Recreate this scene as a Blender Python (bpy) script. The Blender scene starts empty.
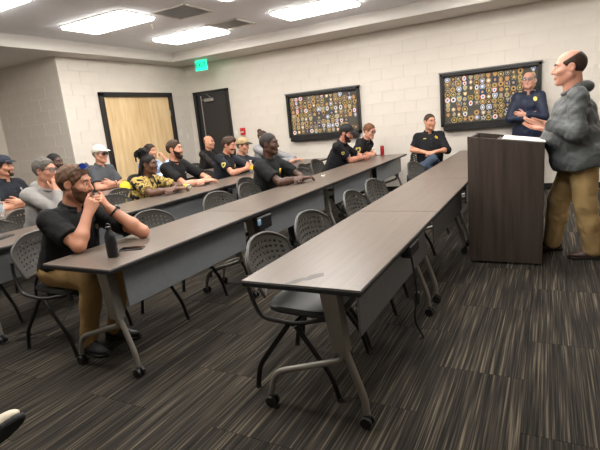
import bpy, math, random
import numpy as np
from mathutils import Vector, Matrix
from math import pi, sin, cos, radians as R_

SC = bpy.context.scene
COL = SC.collection
random.seed(7)

# ------------------------------------------------------------------ camera
CAM_H = 1.44
YAW, PIT, ROL = 0.501, 0.217, -0.097
fw = Vector((-sin(YAW)*cos(PIT), cos(YAW)*cos(PIT), -sin(PIT)))
r0 = fw.cross(Vector((0, 0, 1))).normalized()
u0 = r0.cross(fw)
cr = cos(ROL)*r0 + sin(ROL)*u0
cu = -sin(ROL)*r0 + cos(ROL)*u0
cam = bpy.data.cameras.new('camera')
cam.sensor_width = 36.0
cam.lens = 465.87/600*36.0
cam.clip_start = 0.05
co = bpy.data.objects.new('camera', cam)
COL.objects.link(co)
m = Matrix((cr, cu, -fw)).transposed().to_4x4()
m.translation = (0, 0, CAM_H)
co.matrix_world = m
SC.camera = co

# ------------------------------------------------------------------ world, exposure, lamps
w = bpy.data.worlds.new('world'); SC.world = w; w.use_nodes = True
w.node_tree.nodes['Background'].inputs[0].default_value = (0.9, 0.92, 1.0, 1)
w.node_tree.nodes['Background'].inputs[1].default_value = 0.15
SC.view_settings.view_transform = 'Standard'
SC.view_settings.look = 'None'
SC.view_settings.gamma = 1
SC.view_settings.use_curve_mapping = False
SC.view_settings.exposure = 1.2
LAMP = 9.0
LAMP_COL = (1.0, 0.965, 0.92)
ZC = 3.04          # ceiling
ZS = 2.86          # underside of the soffit
XA, YB = -7.144, 8.45
XR, YR = -8.99, 5.31      # recess behind the left wall
XE, YN = 3.4, -2.2        # walls behind the camera

# ------------------------------------------------------------------ materials
def lin(h):
    h = h.lstrip('#')
    c = [int(h[i:i+2], 16)/255 for i in (0, 2, 4)]
    return tuple(v/12.92 if v <= .04045 else ((v+.055)/1.055)**2.4 for v in c) + (1,)
MATS = {}
def mat(name, hx, rough=.6, metal=0, vary=0, scale=20, bump=0, bscale=200, spec=.5, coat=0, emit=None, es=0, aniso=None, alpha=None, trans=0):
    if name in MATS: return MATS[name]
    M = bpy.data.materials.new(name); M.use_nodes = True
    N, L = M.node_tree.nodes, M.node_tree.links
    b = N['Principled BSDF']
    c = lin(hx)
    b.inputs['Base Color'].default_value = c
    b.inputs['Roughness'].default_value = rough
    b.inputs['Metallic'].default_value = metal
    b.inputs['Specular IOR Level'].default_value = spec
    b.inputs['Coat Weight'].default_value = coat
    b.inputs['Transmission Weight'].default_value = trans
    if emit:
        b.inputs['Emission Color'].default_value = lin(emit) if isinstance(emit, str) else emit
        b.inputs['Emission Strength'].default_value = es
    if vary or bump:
        tc = N.new('ShaderNodeTexCoord')
        mp = N.new('ShaderNodeMapping'); L.new(tc.outputs['Object'], mp.inputs[0])
        if aniso: mp.inputs['Scale'].default_value = aniso
    if vary:
        nz = N.new('ShaderNodeTexNoise'); nz.inputs['Scale'].default_value = scale; nz.inputs['Detail'].default_value = 4
        L.new(mp.outputs[0], nz.inputs['Vector'])
        mx = N.new('ShaderNodeMix'); mx.data_type = 'RGBA'
        mx.inputs[6].default_value = tuple(v*(1-vary) for v in c[:3])+(1,)
        mx.inputs[7].default_value = tuple(min(1, v*(1+vary)) for v in c[:3])+(1,)
        rp = N.new('ShaderNodeMapRange'); rp.inputs[1].default_value = .3; rp.inputs[2].default_value = .7
        L.new(nz.outputs[0], rp.inputs[0]); L.new(rp.outputs[0], mx.inputs[0]); L.new(mx.outputs[2], b.inputs['Base Color'])
    if bump:
        nb = N.new('ShaderNodeTexNoise'); nb.inputs['Scale'].default_value = bscale; nb.inputs['Detail'].default_value = 2
        L.new(mp.outputs[0], nb.inputs['Vector'])
        bp = N.new('ShaderNodeBump'); bp.inputs['Strength'].default_value = bump; bp.inputs['Distance'].default_value = .003
        L.new(nb.outputs[0], bp.inputs['Height']); L.new(bp.outputs[0], b.inputs['Normal'])
    MATS[name] = M
    return M

def wood(name, c1, c2, rough, sc=(9, .5, 9), spec=.5, rnd=False):
    M = mat(name, c1, rough, spec=spec)
    N, L = M.node_tree.nodes, M.node_tree.links; b = N['Principled BSDF']
    tc = N.new('ShaderNodeTexCoord'); mp = N.new('ShaderNodeMapping'); mp.inputs['Scale'].default_value = sc
    L.new(tc.outputs['Object'], mp.inputs[0])
    if rnd:
        oi = N.new('ShaderNodeObjectInfo'); ml = N.new('ShaderNodeMath'); ml.operation = 'MULTIPLY'; ml.inputs[1].default_value = 37
        L.new(oi.outputs['Random'], ml.inputs[0]); cx = N.new('ShaderNodeCombineXYZ')
        for k in range(3): L.new(ml.outputs[0], cx.inputs[k])
        L.new(cx.outputs[0], mp.inputs['Location'])
    n1 = N.new('ShaderNodeTexNoise'); n1.inputs['Scale'].default_value = 1; n1.inputs['Detail'].default_value = 3
    n2 = N.new('ShaderNodeTexNoise'); n2.inputs['Scale'].default_value = 3; n2.inputs['Detail'].default_value = 2; n2.inputs['Roughness'].default_value = .5
    L.new(mp.outputs[0], n1.inputs['Vector']); L.new(mp.outputs[0], n2.inputs['Vector'])
    ad = N.new('ShaderNodeMath'); ad.operation = 'ADD'; L.new(n1.outputs[0], ad.inputs[0]); L.new(n2.outputs[0], ad.inputs[1])
    rp = N.new('ShaderNodeMapRange'); rp.inputs[1].default_value = .65; rp.inputs[2].default_value = 1.35; L.new(ad.outputs[0], rp.inputs[0])
    mx = N.new('ShaderNodeMix'); mx.data_type = 'RGBA'; mx.inputs[6].default_value = lin(c1); mx.inputs[7].default_value = lin(c2)
    L.new(rp.outputs[0], mx.inputs[0]); L.new(mx.outputs[2], b.inputs['Base Color'])
    return M

def carpet_mat():
    M = mat('striped_carpet', '#38342e', .95, spec=.15)
    N, L = M.node_tree.nodes, M.node_tree.links; b = N['Principled BSDF']
    tc = N.new('ShaderNodeTexCoord'); oi = N.new('ShaderNodeObjectInfo')
    ml = N.new('ShaderNodeMath'); ml.operation = 'MULTIPLY'; ml.inputs[1].default_value = 53; L.new(oi.outputs['Random'], ml.inputs[0])
    cx = N.new('ShaderNodeCombineXYZ'); L.new(ml.outputs[0], cx.inputs[0]); L.new(ml.outputs[0], cx.inputs[1]); L.new(ml.outputs[0], cx.inputs[2])
    def streak(scale, sc, detail):
        mp = N.new('ShaderNodeMapping'); mp.inputs['Scale'].default_value = sc
        va = N.new('ShaderNodeVectorMath'); va.operation = 'ADD'
        L.new(tc.outputs['Object'], mp.inputs[0]); L.new(mp.outputs[0], va.inputs[0]); L.new(cx.outputs[0], va.inputs[1])
        n = N.new('ShaderNodeTexNoise'); n.inputs['Scale'].default_value = scale; n.inputs['Detail'].default_value = detail
        L.new(va.outputs[0], n.inputs['Vector']); return n.outputs[0]
    s1 = streak(1, (105, 1.6, 1), 2)
    s2 = streak(1, (190, 3, 1), 2)
    s3 = streak(1, (16, 1.0, 1), 1)
    def ramp(src, pts):
        r = N.new('ShaderNodeValToRGB'); L.new(src, r.inputs[0]); e = r.color_ramp.elements
        e[0].position, e[0].color = pts[0][0], lin(pts[0][1]); e[1].position, e[1].color = pts[-1][0], lin(pts[-1][1])
        for p, c in pts[1:-1]:
            q = e.new(p); q.color = lin(c)
        return r.outputs[0]
    base = ramp(s1, [(.36, '#222121'), (.47, '#2f2d2b'), (.55, '#3b3835'), (.61, '#58534a'), (.70, '#7c7466')])
    fine = ramp(s2, [(.38, '#232220'), (.5, '#3a3732'), (.62, '#5c554a')])
    mx = N.new('ShaderNodeMix'); mx.data_type = 'RGBA'; mx.inputs[0].default_value = .3
    L.new(base, mx.inputs[6]); L.new(fine, mx.inputs[7])
    sh = ramp(s3, [(.35, '#cfcbc5'), (.65, '#fff8f0')])
    mu = N.new('ShaderNodeMix'); mu.data_type = 'RGBA'; mu.blend_type = 'MULTIPLY'; mu.inputs[0].default_value = 1
    L.new(mx.outputs[2], mu.inputs[6]); L.new(sh, mu.inputs[7]); L.new(mu.outputs[2], b.inputs['Base Color'])
    nb = N.new('ShaderNodeTexNoise'); nb.inputs['Scale'].default_value = 260; L.new(tc.outputs['Object'], nb.inputs['Vector'])
    bp = N.new('ShaderNodeBump'); bp.inputs['Strength'].default_value = .5; bp.inputs['Distance'].default_value = .004
    L.new(nb.outputs[0], bp.inputs['Height']); L.new(bp.outputs[0], b.inputs['Normal'])
    return M

M_WALL = mat('cream_block_paint', '#d6cec3', .55, vary=.03, scale=3, bump=.15, bscale=120)
M_CEIL = mat('ceiling_white', '#f0f1f6', .9, vary=.02, scale=2)
M_SOFF = mat('soffit_paint', '#d6d1ca', .8)
M_CARPET = carpet_mat()
M_TOP = wood('table_laminate', '#5b5047', '#6c6057', .30, (22, 1.1, 22), rnd=True)
M_EDGE = mat('black_edge_band', '#1b1a1a', .45)
M_LECT = wood('dark_walnut_laminate', '#2f2722', '#4a3f38', .42, (14, 14, .8))
M_LEG = mat('grey_table_metal', '#8e8a82', .42, metal=.55, vary=.05)
M_PANEL = mat('grey_panel_metal', '#7d8083', .42, metal=.35, vary=.05)
M_BLACK = mat('black_plastic', '#141414', .45, bump=.1)
M_RUBBER = mat('black_rubber', '#0d0d0d', .7)
M_CHB = mat('grey_perforated_plastic', '#46433e', .5, vary=.06)
M_SEAT = mat('black_seat_vinyl', '#131313', .42, bump=.15, bscale=90)
M_TUBE = mat('dark_tube_metal', '#2a2927', .35, metal=.6)
M_CHROME = mat('chrome', '#d5d5d5', .18, metal=1)
M_DARKDOOR = mat('charcoal_door_paint', '#2c2b2b', .5, vary=.04)
M_BFRAME = mat('black_frame_paint', '#1a1918', .4)
M_MAPLE = wood('maple_door', '#caa878', '#e6cb9f', .45, (5, 5, .7))
M_STEEL = mat('brushed_steel', '#b6b4b0', .35, metal=.8)
M_WHITE = mat('white_plastic', '#dedad2', .5)
M_PAPER = mat('white_paper', '#e6e2dc', .8)
M_RED = mat('red_paint', '#c4262a', .4)
M_LIGHT = mat('lamp_diffuser', '#ffffff', .6, emit=LAMP_COL+(1,), es=LAMP)

# ------------------------------------------------------------------ mesh helper
class MB:
    def __init__(s): s.v = []; s.f = []; s.mi = []; s.cur = 0
    def add(s, vs, fs):
        n = len(s.v); s.v += [tuple(v) for v in vs]; s.f += [tuple(i+n for i in f) for f in fs]; s.mi += [s.cur]*len(fs); return s
    def box(s, c, d, b=0, R=None):
        """box of full size d about c with chamfer b"""
        h = [x/2 for x in d]; b = min([b]+[x*.98 for x in h]); vs = []; idx = {}
        if b <= 0:
            for i, (x, y, z) in enumerate([(x, y, z) for x in (-1, 1) for y in (-1, 1) for z in (-1, 1)]): vs.append(Vector((x*h[0], y*h[1], z*h[2])))
            fs = [(0, 1, 3, 2), (4, 6, 7, 5), (0, 4, 5, 1), (2, 3, 7, 6), (0, 2, 6, 4), (1, 5, 7, 3)]
        else:
            for x in (-1, 1):
                for y in (-1, 1):
                    for z in (-1, 1):
                        for a in range(3):
                            q = [x*h[0], y*h[1], z*h[2]]
                            for k in range(3):
                                if k != a: q[k] -= (x, y, z)[k]*b
                            idx[x, y, z, a] = len(vs); vs.append(Vector(q))
            fs = []
            def fix(f):
                n = (vs[f[1]]-vs[f[0]]).cross(vs[f[2]]-vs[f[0]]); cc = sum((vs[i] for i in f), Vector())
                fs.append(tuple(f) if n.dot(cc) > 0 else tuple(reversed(f)))
            S = (-1, 1)
            for a in range(3):
                o = [k for k in range(3) if k != a]
                for sg in S:
                    f = []
                    for (p, q) in ((-1, -1), (1, -1), (1, 1), (-1, 1)):
                        k = [0, 0, 0]; k[a] = sg; k[o[0]] = p; k[o[1]] = q; f.append(idx[k[0], k[1], k[2], a])
                    fix(f)
                for p in S:
                    for q in S:
                        k1 = [0, 0, 0]; k2 = [0, 0, 0]; k1[a] = -1; k2[a] = 1
                        for k in (k1, k2): k[o[0]] = p; k[o[1]] = q
                        fix([idx[(*k1, o[0])], idx[(*k2, o[0])], idx[(*k2, o[1])], idx[(*k1, o[1])]])
            for x in S:
                for y in S:
                    for z in S: fix([idx[x, y, z, 0], idx[x, y, z, 1], idx[x, y, z, 2]])
        if R is not None: vs = [R @ v for v in vs]
        c = Vector(c)
        return s.add([v+c for v in vs], fs)
    def bar(s, a, b2, wd, th, bev=0, up=(0, 0, 1)):
        a, b2 = Vector(a), Vector(b2); d = (b2-a); L = d.length; z = d.normalized(); up = Vector(up)
        x = up.cross(z)
        if x.length < 1e-4: x = Vector((1, 0, 0)).cross(z)
        x.normalize(); y = z.cross(x); Rm = Matrix((x, y, z)).transposed()
        return s.box((a+b2)/2, (wd, th, L), bev, Rm)
    def tube(s, pts, r, n=8, cap=True, flat=1.0, close=False):
        pts = [Vector(p) for p in pts]; m_ = len(pts)
        rr = r if isinstance(r, (list, tuple)) else [r]*m_
        t = [((pts[(i+1) % m_] if close else pts[min(i+1, m_-1)])-(pts[i-1] if close else pts[max(i-1, 0)])).normalized() for i in range(m_)]
        a = Vector((0, 0, 1)) if abs(t[0].z) < .9 else Vector((1, 0, 0))
        x = (a-t[0]*a.dot(t[0])).normalized(); vs = []
        for i in range(m_):
            x = (x-t[i]*x.dot(t[i])).normalized(); y = t[i].cross(x)
            for k in range(n):
                an = 2*pi*k/n; vs.append(pts[i]+rr[i]*(x*cos(an)*flat+y*sin(an)))
        fs = []
        for i in range(m_ if close else m_-1):
            for k in range(n):
                j = (i+1) % m_
                fs.append((i*n+k, i*n+(k+1) % n, j*n+(k+1) % n, j*n+k))
        if cap and not close: fs += [tuple(range(n-1, -1, -1)), tuple((m_-1)*n+k for k in range(n))]
        return s.add(vs, fs)
    def lathe(s, prof, c=(0, 0, 0), n=14, R=None):
        vs = []; c = Vector(c)
        for (r, z) in prof:
            for k in range(n):
                v = Vector((r*cos(2*pi*k/n), r*sin(2*pi*k/n), z))
                vs.append((R @ v if R is not None else v)+c)
        fs = [(i*n+k, i*n+(k+1) % n, (i+1)*n+(k+1) % n, (i+1)*n+k) for i in range(len(prof)-1) for k in range(n)]
        fs += [tuple(range(n-1, -1, -1)), tuple((len(prof)-1)*n+k for k in range(n))]
        return s.add(vs, fs)
    def prism(s, poly, z0, z1, M=None):
        n = len(poly); vs = [Vector((x, y, z0)) for x, y in poly]+[Vector((x, y, z1)) for x, y in poly]
        if M is not None: vs = [M @ v for v in vs]
        fs = [tuple(range(n-1, -1, -1)), tuple(range(n, 2*n))]+[(i, (i+1) % n, (i+1) % n+n, i+n) for i in range(n)]
        return s.add(vs, fs)
    def mesh(s, name, mats, smooth=False):
        me = bpy.data.meshes.new(name); me.from_pydata(s.v, [], s.f)
        for q in (mats if isinstance(mats, (list, tuple)) else [mats]): me.materials.append(q)
        if any(s.mi): me.polygons.foreach_set('material_index', s.mi)
        if smooth:
            me.polygons.foreach_set('use_smooth', [True]*len(s.f))
            try: me.set_sharp_from_angle(angle=R_(40))
            except Exception: pass
        me.update(); return me
    def build(s, name, mats, parent=None, smooth=False): return link(name, s.mesh(name, mats, smooth), parent)

def fillet(pts, r, n=5):
    pts = [Vector(p) for p in pts]; out = [pts[0]]
    for i in range(1, len(pts)-1):
        a, b, c = pts[i-1], pts[i], pts[i+1]
        d1 = (a-b); d2 = (c-b); q = min(r, d1.length*.49, d2.length*.49)
        p1 = b+d1.normalized()*q; p2 = b+d2.normalized()*q
        for k in range(n+1):
            t = k/n; out.append((1-t)**2*p1+2*t*(1-t)*b+t*t*p2)
    out.append(pts[-1]); return out

def link(name, me, parent=None, loc=None):
    o = bpy.data.objects.new(name, me); COL.objects.link(o)
    if parent: o.parent = parent
    if loc is not None: o.location = loc
    return o
def empty(name, loc, rz=0):
    o = bpy.data.objects.new(name, None); COL.objects.link(o); o.location = loc; o.rotation_euler = (0, 0, rz); o.empty_display_size = .1
    return o
def tag(o, label, cat, group=None):
    o['label'] = label; o['category'] = cat
    if group: o['group'] = group
    return o
def struct(o): o['kind'] = 'structure'; return o
def copy_tree(o, parent=None):
    c = o.copy(); COL.objects.link(c)
    if parent: c.parent = parent
    for ch in list(KIDS.get(o.name, [])) : copy_tree(ch, c)
    return c
KIDS = {}
def kids(o): return [x for x in COL.objects if x.parent == o]
def freeze(o):
    k = kids(o); KIDS[o.name] = k
    for x in k: freeze(x)

# ================================================================== SETTING
def wall_obj(name, boxes):
    b = MB()
    for c, d in boxes: b.box(c, d)
    return struct(b.build(name, M_WALL))

def block_mesh(L, H, name):
    """one painted block: proud face on +y with chamfered edges (local x along the wall)"""
    b = MB(); b.box((0, 0, 0), (L, .03, H), .0025); return b.mesh(name, M_WALL)
BLK = {}
def lay_blocks(wall, along, fixed, a0, a1, z0, z1, holes, sign, limit=10**9):
    """courses of blocks on a wall plane. along: 'x' or 'y'; fixed: plane coordinate; face towards sign"""
    H, L, G = .2032, .4064, .003; n = 0; row = 0; z = z0
    while z < z1-.02:
        h = min(H, z1-z); a = a0-(L/2 if row % 2 else 0)
        while a < a1-.01:
            s0, s1 = max(a, a0), min(a+L, a1); a += L
            segs = [(s0, s1)]
            for (ha, hb, hz) in holes:
                if z < hz-.02:
                    new = []
                    for (p, q) in segs:
                        if q <= ha or p >= hb: new.append((p, q))
                        else:
                            if p < ha: new.append((p, ha))
                            if q > hb: new.append((hb, q))
                    segs = new
            for (p, q) in segs:
                if q-p < .03: continue
                key = (round(q-p, 3), round(h, 3))
                if key not in BLK: BLK[key] = block_mesh(q-p-G, h-G, 'block')
                o = link('block', BLK[key], wall); n += 1
                c = (p+q)/2
                if along == 'x': o.location = (c, fixed, z+h/2); o.rotation_euler = (0, 0, 0)
                else: o.location = (fixed, c, z+h/2); o.rotation_euler = (0, 0, pi/2)
        z += H; row += 1
    return n

T_ = .15
# wall with the patch displays (plane y = YB, faces -y)
DB0, DB1, DBZ = -6.968, -6.041, 2.285      # charcoal door opening
wB = wall_obj('wall_back', [((( XA-.2+DB0)/2, YB+.002+T_/2, 1.5), (DB0-XA+.2, T_, 3.1)), (((DB1+XE)/2, YB+.002+T_/2, 1.5), (XE-DB1, T_, 3.1)),
                            (((DB0+DB1)/2, YB+.002+T_/2, (DBZ+3.1)/2), (DB1-DB0, T_, 3.1-DBZ))])
lay_blocks(wB, 'x', YB+.013, XA, 1.35, 0.0, ZS, [(DB0, DB1, DBZ)], -1)
rest = MB()
for iz in range(15):
    for ix in range(5): rest.box((1.35+.2032+ix*.4064, YB+.013, .1016+iz*.2032), (.4024, .03, .1992), .0035)
o = rest.build('block_rest', M_WALL, wB); o['kind'] = 'stuff'
# wall with the maple double door (plane x = XA, faces +x)
DA0, DA1, DAZ = 6.019, 7.866, 2.295
wA = wall_obj('wall_left', [((XA-.002-T_/2, (YR+DA0)/2, 1.5), (T_, DA0-YR, 3.1)), ((XA-.002-T_/2, (DA1+YB+.2)/2, 1.5), (T_, YB+.2-DA1, 3.1)),
                            ((XA-.002-T_/2, (DA0+DA1)/2, (DAZ+3.1)/2), (T_, DA1-DA0, 3.1-DAZ))])
lay_blocks(wA, 'y', XA-.013, YR, YB, 0, ZS, [(DA0, DA1, DAZ)], 1)
# recess behind it
wC = wall_obj('wall_recess_side', [(((XR-.3+XA-.02)/2, YR+.002+T_/2, 1.5), (XA-.02-XR+.3, T_, 3.1))])
lay_blocks(wC, 'x', YR+.013, XR, XA, 0, ZS, [], -1)
wD = wall_obj('wall_recess', [((XR-T_/2, (YN+YR)/2, 1.5), (T_, YR-YN+.6, 3.1))])
wall_obj('wall_right', [((XE+T_/2, (YN+YB)/2, 1.5), (T_, YB-YN+.6, 3.1))])
wall_obj('wall_front', [(((XR+XE)/2, YN-T_/2, 1.5), (XE-XR+.6, T_, 3.1))])

# floor: base slab + carpet planks laid ashlar, running along the rows
b = MB(); b.box(((XR+XE)/2, (YN+YB)/2, -.06), (XE-XR+.6, YB-YN+.6, .1))
floor = struct(b.build('floor', mat('carpet_gap', '#24221f', .95)))
PW, PL = .457, .914
tile = MB(); tile.box((0, 0, -.006), (PW-.0015, PL-.0015, .012), .0008); tile_me = tile.mesh('carpet_tile', M_CARPET)
fwf = Vector((-sin(YAW), cos(YAW), 0)); cands = []
ix0 = int((XR-0)/PW)-1
for ix in range(ix0, int(XE/PW)+2):
    off = (ix % 2)*PL/2
    for iy in range(-4, 11):
        x, y = -.09-PW/2+ix*PW, 2.47+PL/2+off+iy*PL-2*PL
        if x < XR+.2 or x > XE-.2 or y < YN+.4 or y > YB-.4: continue
        d = fwf.x*x+fwf.y*y; lat = cos(YAW)*x+sin(YAW)*y
        vis = d > .2 and abs(lat) < d*.75+.9
        cands.append((0 if vis else 1, math.hypot(x, y), x, y))
cands.sort()
far = MB()
for i, (_, _, x, y) in enumerate(cands):
    if i < 290: link('carpet_tile', tile_me, floor, (x, y, 0))
    else: far.box((x, y, -.006), (PW-.0015, PL-.0015, .012), .0008)
# filler edge strips round the walls are part of the slab
o = far.build('carpet_tile_rest', M_CARPET, floor); o['kind'] = 'stuff'

# ceiling, soffit
b = MB(); b.box(((XR+XE)/2, (YN+YB)/2, ZC+.05), (XE-XR+.6, YB-YN+.6, .1))
ceil = struct(b.build('ceiling', M_CEIL))
SX, SY = -6.765, 7.69
b = MB()
b.box(((XR-.1+SX)/2, (YN+YB)/2, (ZS+ZC)/2+.01), (SX-XR+.1, YB-YN, ZC-ZS+.02), .004)
b.box(((SX+XE)/2, (SY+YB+.1)/2, (ZS+ZC)/2+.01), (XE-SX, YB+.1-SY, ZC-ZS+.02), .004)
struct(b.build('trim_1', M_SOFF))
struct(MB().box(((DB1+XE)/2, YB-.006, .05), (XE-DB1, .012, .1), .002).build('baseboard_back', M_BLACK))
b = MB(); b.box((XA+.006, (YR+DA0)/2, .05), (.012, DA0-YR, .1), .002); b.box((XA+.006, (DA1+YB)/2, .05), (.012, YB-DA1, .1), .002)
struct(b.build('baseboard_left', M_BLACK))

# maple double door
door = struct(empty('door_1', (XA, (DA0+DA1)/2, 0)))
b = MB(); hw = (DA1-DA0)/2; F = .075
for s in (-1, 1): b.box((.005, s*(hw-F/2), DAZ/2), (.12, F, DAZ), .004)
b.box((.005, 0, DAZ-F/2), (.12, 2*hw, F), .004)
b.build('door_frame', M_BFRAME, door)
for s in (-1, 1):
    lw = hw-F-.004
    lf = MB().box((-.02, s*(lw/2+.002), (DAZ-F)/2), (.045, lw-.002, DAZ-F-.012), .002).build('door_leaf', M_MAPLE, door)
    for z in (.35, 1.1, 1.88):
        MB().tube([(.012, s*(hw-F-.006), z-.055), (.012, s*(hw-F-.006), z+.055)], .009, 8).build('hinge', M_STEEL, lf, True)
    h = MB(); h.tube(fillet([(.0, s*.07, 1.05), (.06, s*.07, 1.05), (.06, s*.19, 1.05)], .02, 3), .011, 8); h.lathe([(.03, 0), (.03, .01)], (.0, s*.07, 1.05), 12, Matrix.Rotation(pi/2, 3, 'Y'))
    h.build('handle', M_STEEL, lf, True)
# charcoal door
door = struct(empty('door_2', ((DB0+DB1)/2, YB, 0)))
b = MB(); hw = (DB1-DB0)/2; F = .06
for s in (-1, 1): b.box((s*(hw-F/2), -.002, DBZ/2), (F, .12, DBZ), .004)
b.box((0, -.002, DBZ-F/2), (2*hw, .12, F), .004)
b.build('door_frame', M_BFRAME, door)
lf = MB().box((.0, .02, (DBZ-F)/2), (2*hw-2*F-.006, .045, DBZ-F-.012), .002).build('door_leaf', M_DARKDOOR, door)
b = MB(); b.box((-hw+F+.115, -.008, (DBZ-F)/2), (.018, .012, DBZ-F-.06), .002); b.box((-hw+F+.19, -.008, DBZ-F-.12), (.17, .012, .012), .002)
b.build('weather_strip', M_STEEL, lf)
b = MB(); b.box((-.05, -.035, DBZ-.19), (.24, .06, .07), .008)
cl = b.build('door_closer', M_STEEL, lf)
MB().tube([(.02, -.05, DBZ-.15), (.0, -.13, DBZ-.1), (-.1, -.045, DBZ-.055)], .009, 6).build('closer_arm', M_STEEL, lf)
MB().tube(fillet([(hw-F-.07, 0, 1.02), (hw-F-.07, -.07, 1.02), (hw-F-.2, -.07, 1.02)], .02, 3), .011, 8).build('handle', M_STEEL, lf, True)

# ceiling lamps
def make_lamp():
    t = empty('ceiling_light', (0, 0, ZC))
    b = MB()
    for s in (-1, 1): b.box((0, s*.315, -.006), (1.2, .02, .014), .003); b.box((s*.59, 0, -.006), (.02, .61, .014), .003)
    b.build('frame', M_WHITE, t)
    MB().box((0, 0, -.014), (1.16, .60, .06), .008).build('diffuser', M_LIGHT, t)  # drop below the ceiling added so the glowing sides brighten the ceiling around it
    return t
lamp0 = make_lamp(); freeze(lamp0)
LXY = [(-5.42, 4.95, 'long white ceiling light above the seat rows, nearest the recess wall'),
       (-5.36, 6.63, 'white ceiling light nearest the corner with the green exit sign'),
       (-3.05, 6.66, 'white ceiling light in front of the round-patch display with the vent beside it'),
       (-5.6, 3.28, 'bright ceiling light cut off at the top left corner'),
       (-3.05, 4.95, 'ceiling light over the middle of the room'), (-3.05, 3.28, 'ceiling light over the near seats'),
       (-.7, 6.66, 'ceiling light near the lectern wall'), (-.7, 4.95, 'ceiling light over the lectern'), (-.7, 3.28, 'ceiling light before the lectern'),
       (1.65, 6.66, 'ceiling light behind the speaker near the wall'), (-5.4, 1.6, 'ceiling light at the near end of the rear rows'), (-3.05, 1.6, 'ceiling light over the nearest seated man'), (-.7, 1.6, 'ceiling light above the nearest table end'),
       ]
for i, (x, y, lb) in enumerate(LXY):
    t = lamp0 if i == 0 else copy_tree(lamp0)
    t.location = (x, y, ZC); tag(t, lb, 'ceiling light', 'ceiling lights')
# vent, sprinkler
t = tag(empty('ceiling_vent', (-4.46, 6.53, ZC)), 'square louvred air vent in the ceiling between two lights', 'vent')
b = MB()
for s in (-1, 1): b.box((0, s*.27, -.006), (.58, .04, .016), .003); b.box((s*.27, 0, -.006), (.04, .58, .016), .003)
b.build('frame', M_WHITE, t); MB().box((0, 0, .0), (.5, .5, .004)).build('backing', mat('vent_dark', '#b0b0b2', .8), t)
for k in range(6): MB().box((0, -.2+k*.08, -.008), (.5, .06, .004), .001, Matrix.Rotation(.2, 3, 'X')).build('slat', M_WHITE, t)
t = tag(empty('ceiling_vent', (-4.42, 5.35, ZC)), 'flat grey return-air grille in the ceiling near the top edge', 'vent')
b = MB()
for s in (-1, 1): b.box((0, s*.28, -.006), (.6, .03, .014), .003); b.box((s*.285, 0, -.006), (.03, .59, .014), .003)
b.build('frame', M_WHITE, t); MB().box((0, 0, .0), (.55, .55, .004)).build('backing', mat('grille_grey', '#a9a9ac', .8), t)
for k in range(9): MB().box((0, -.24+k*.06, -.006), (.54, .045, .004), .001, Matrix.Rotation(.2, 3, 'X')).build('slat', mat('grille_slat', '#c4c4c6', .7), t)
t = tag(empty('sprinkler', (-5.22, 5.6, ZC)), 'small white fire sprinkler head on the ceiling', 'sprinkler')
MB().lathe([(.03, -.008), (.03, 0)]).build('escutcheon', M_WHITE, t)
b = MB(); b.lathe([(.006, -.045), (.008, -.008)]); b.lathe([(.018, -.05), (.018, -.046)]); b.build('nozzle', M_STEEL, t)

# exit sign
t = tag(empty('exit_sign', (-6.22, 7.88, ZS)), 'green glowing EXIT sign hanging from the soffit near the charcoal door', 'sign')
MB().box((0, 0, -.012), (.16, .06, .024), .004).build('mount', M_WHITE, t)
G_ = mat('exit_green', '#29d6a0', .5, emit='#18e0a0', es=.75)
MB().box((0, 0, -.125), (.29, .03, .2), .006).build('panel', G_, t)
def text(s, size, loc, rot, m, parent, ext=.002, name='lettering'):
    c = bpy.data.curves.new(name, 'FONT'); c.body = s; c.size = size; c.extrude = ext; c.align_x = 'CENTER'; c.align_y = 'CENTER'; c.materials.append(m)
    tmp = bpy.data.objects.new(name, c); COL.objects.link(tmp); me = bpy.data.meshes.new_from_object(tmp); bpy.data.objects.remove(tmp); o = link(name, me, parent, loc); o.rotation_euler = rot; return o
text('EXIT', .135, (0, -.018, -.125), (pi/2, 0, 0), mat('exit_letter', '#063a48', .5), t)

# wall fittings
t = tag(empty('fire_alarm_pull', (-5.778, YB-.004, 1.355)), 'red fire alarm pull station on the wall beside the charcoal door', 'fire alarm')
MB().box((0, -.02, 0), (.11, .045, .15), .006).build('body', M_RED, t); MB().box((0, -.047, -.012), (.07, .02, .025), .004).build('pull_bar', M_WHITE, t)
def plate(x, y, z, rz, lb, n=1):
    t = tag(empty('light_switch', (x, y, z), rz), lb, 'switch')
    MB().box((0, -.004, 0), (.075, .008, .12), .003).build('plate', M_WHITE, t); MB().box((0, -.012, .005), (.012, .014, .024), .002).build('toggle', M_WHITE, t)
plate(-5.96, YB-.003, 1.33, 0, 'white switch plate between the charcoal door and the red alarm')
plate(XA+.003, 8.03, 1.46, pi/2, 'upper white switch plate right of the maple double door')
plate(XA+.003, 8.24, 1.36, pi/2, 'lower white switch plate nearest the wall corner')

# ------------------------------------------------------------------ patch displays
def shape_poly(k, r):
    if k == 0: return [(r*cos(a), r*sin(a)) for a in [2*pi*i/14 for i in range(14)]]
    if k == 1: return [(r*x, r*y) for x, y in [(-.85, .85), (-.4, .95), (0, .8), (.4, .95), (.85, .85), (.9, .1), (.6, -.6), (0, -1.1), (-.6, -.6), (-.9, .1)]][::-1]
    if k == 2: return [(r*x, r*y) for x, y in [(-.8, -.9), (.8, -.9), (.95, -.6), (.95, .6), (.7, 1), (-.7, 1), (-.95, .6), (-.95, -.6)]]
    if k == 3: return [(r*(1.1 if i % 2 == 0 else .55)*sin(2*pi*i/10), r*(1.1 if i % 2 == 0 else .55)*cos(2*pi*i/10)) for i in range(10)][::-1]
    if k == 4: return [(r*x, r*y) for x, y in [(0, -1.1), (.95, .75), (.6, .9), (-.6, .9), (-.95, .75)]]
    return [(.8*r*cos(a), 1.1*r*sin(a)) for a in [2*pi*i/14 for i in range(14)]]
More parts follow.
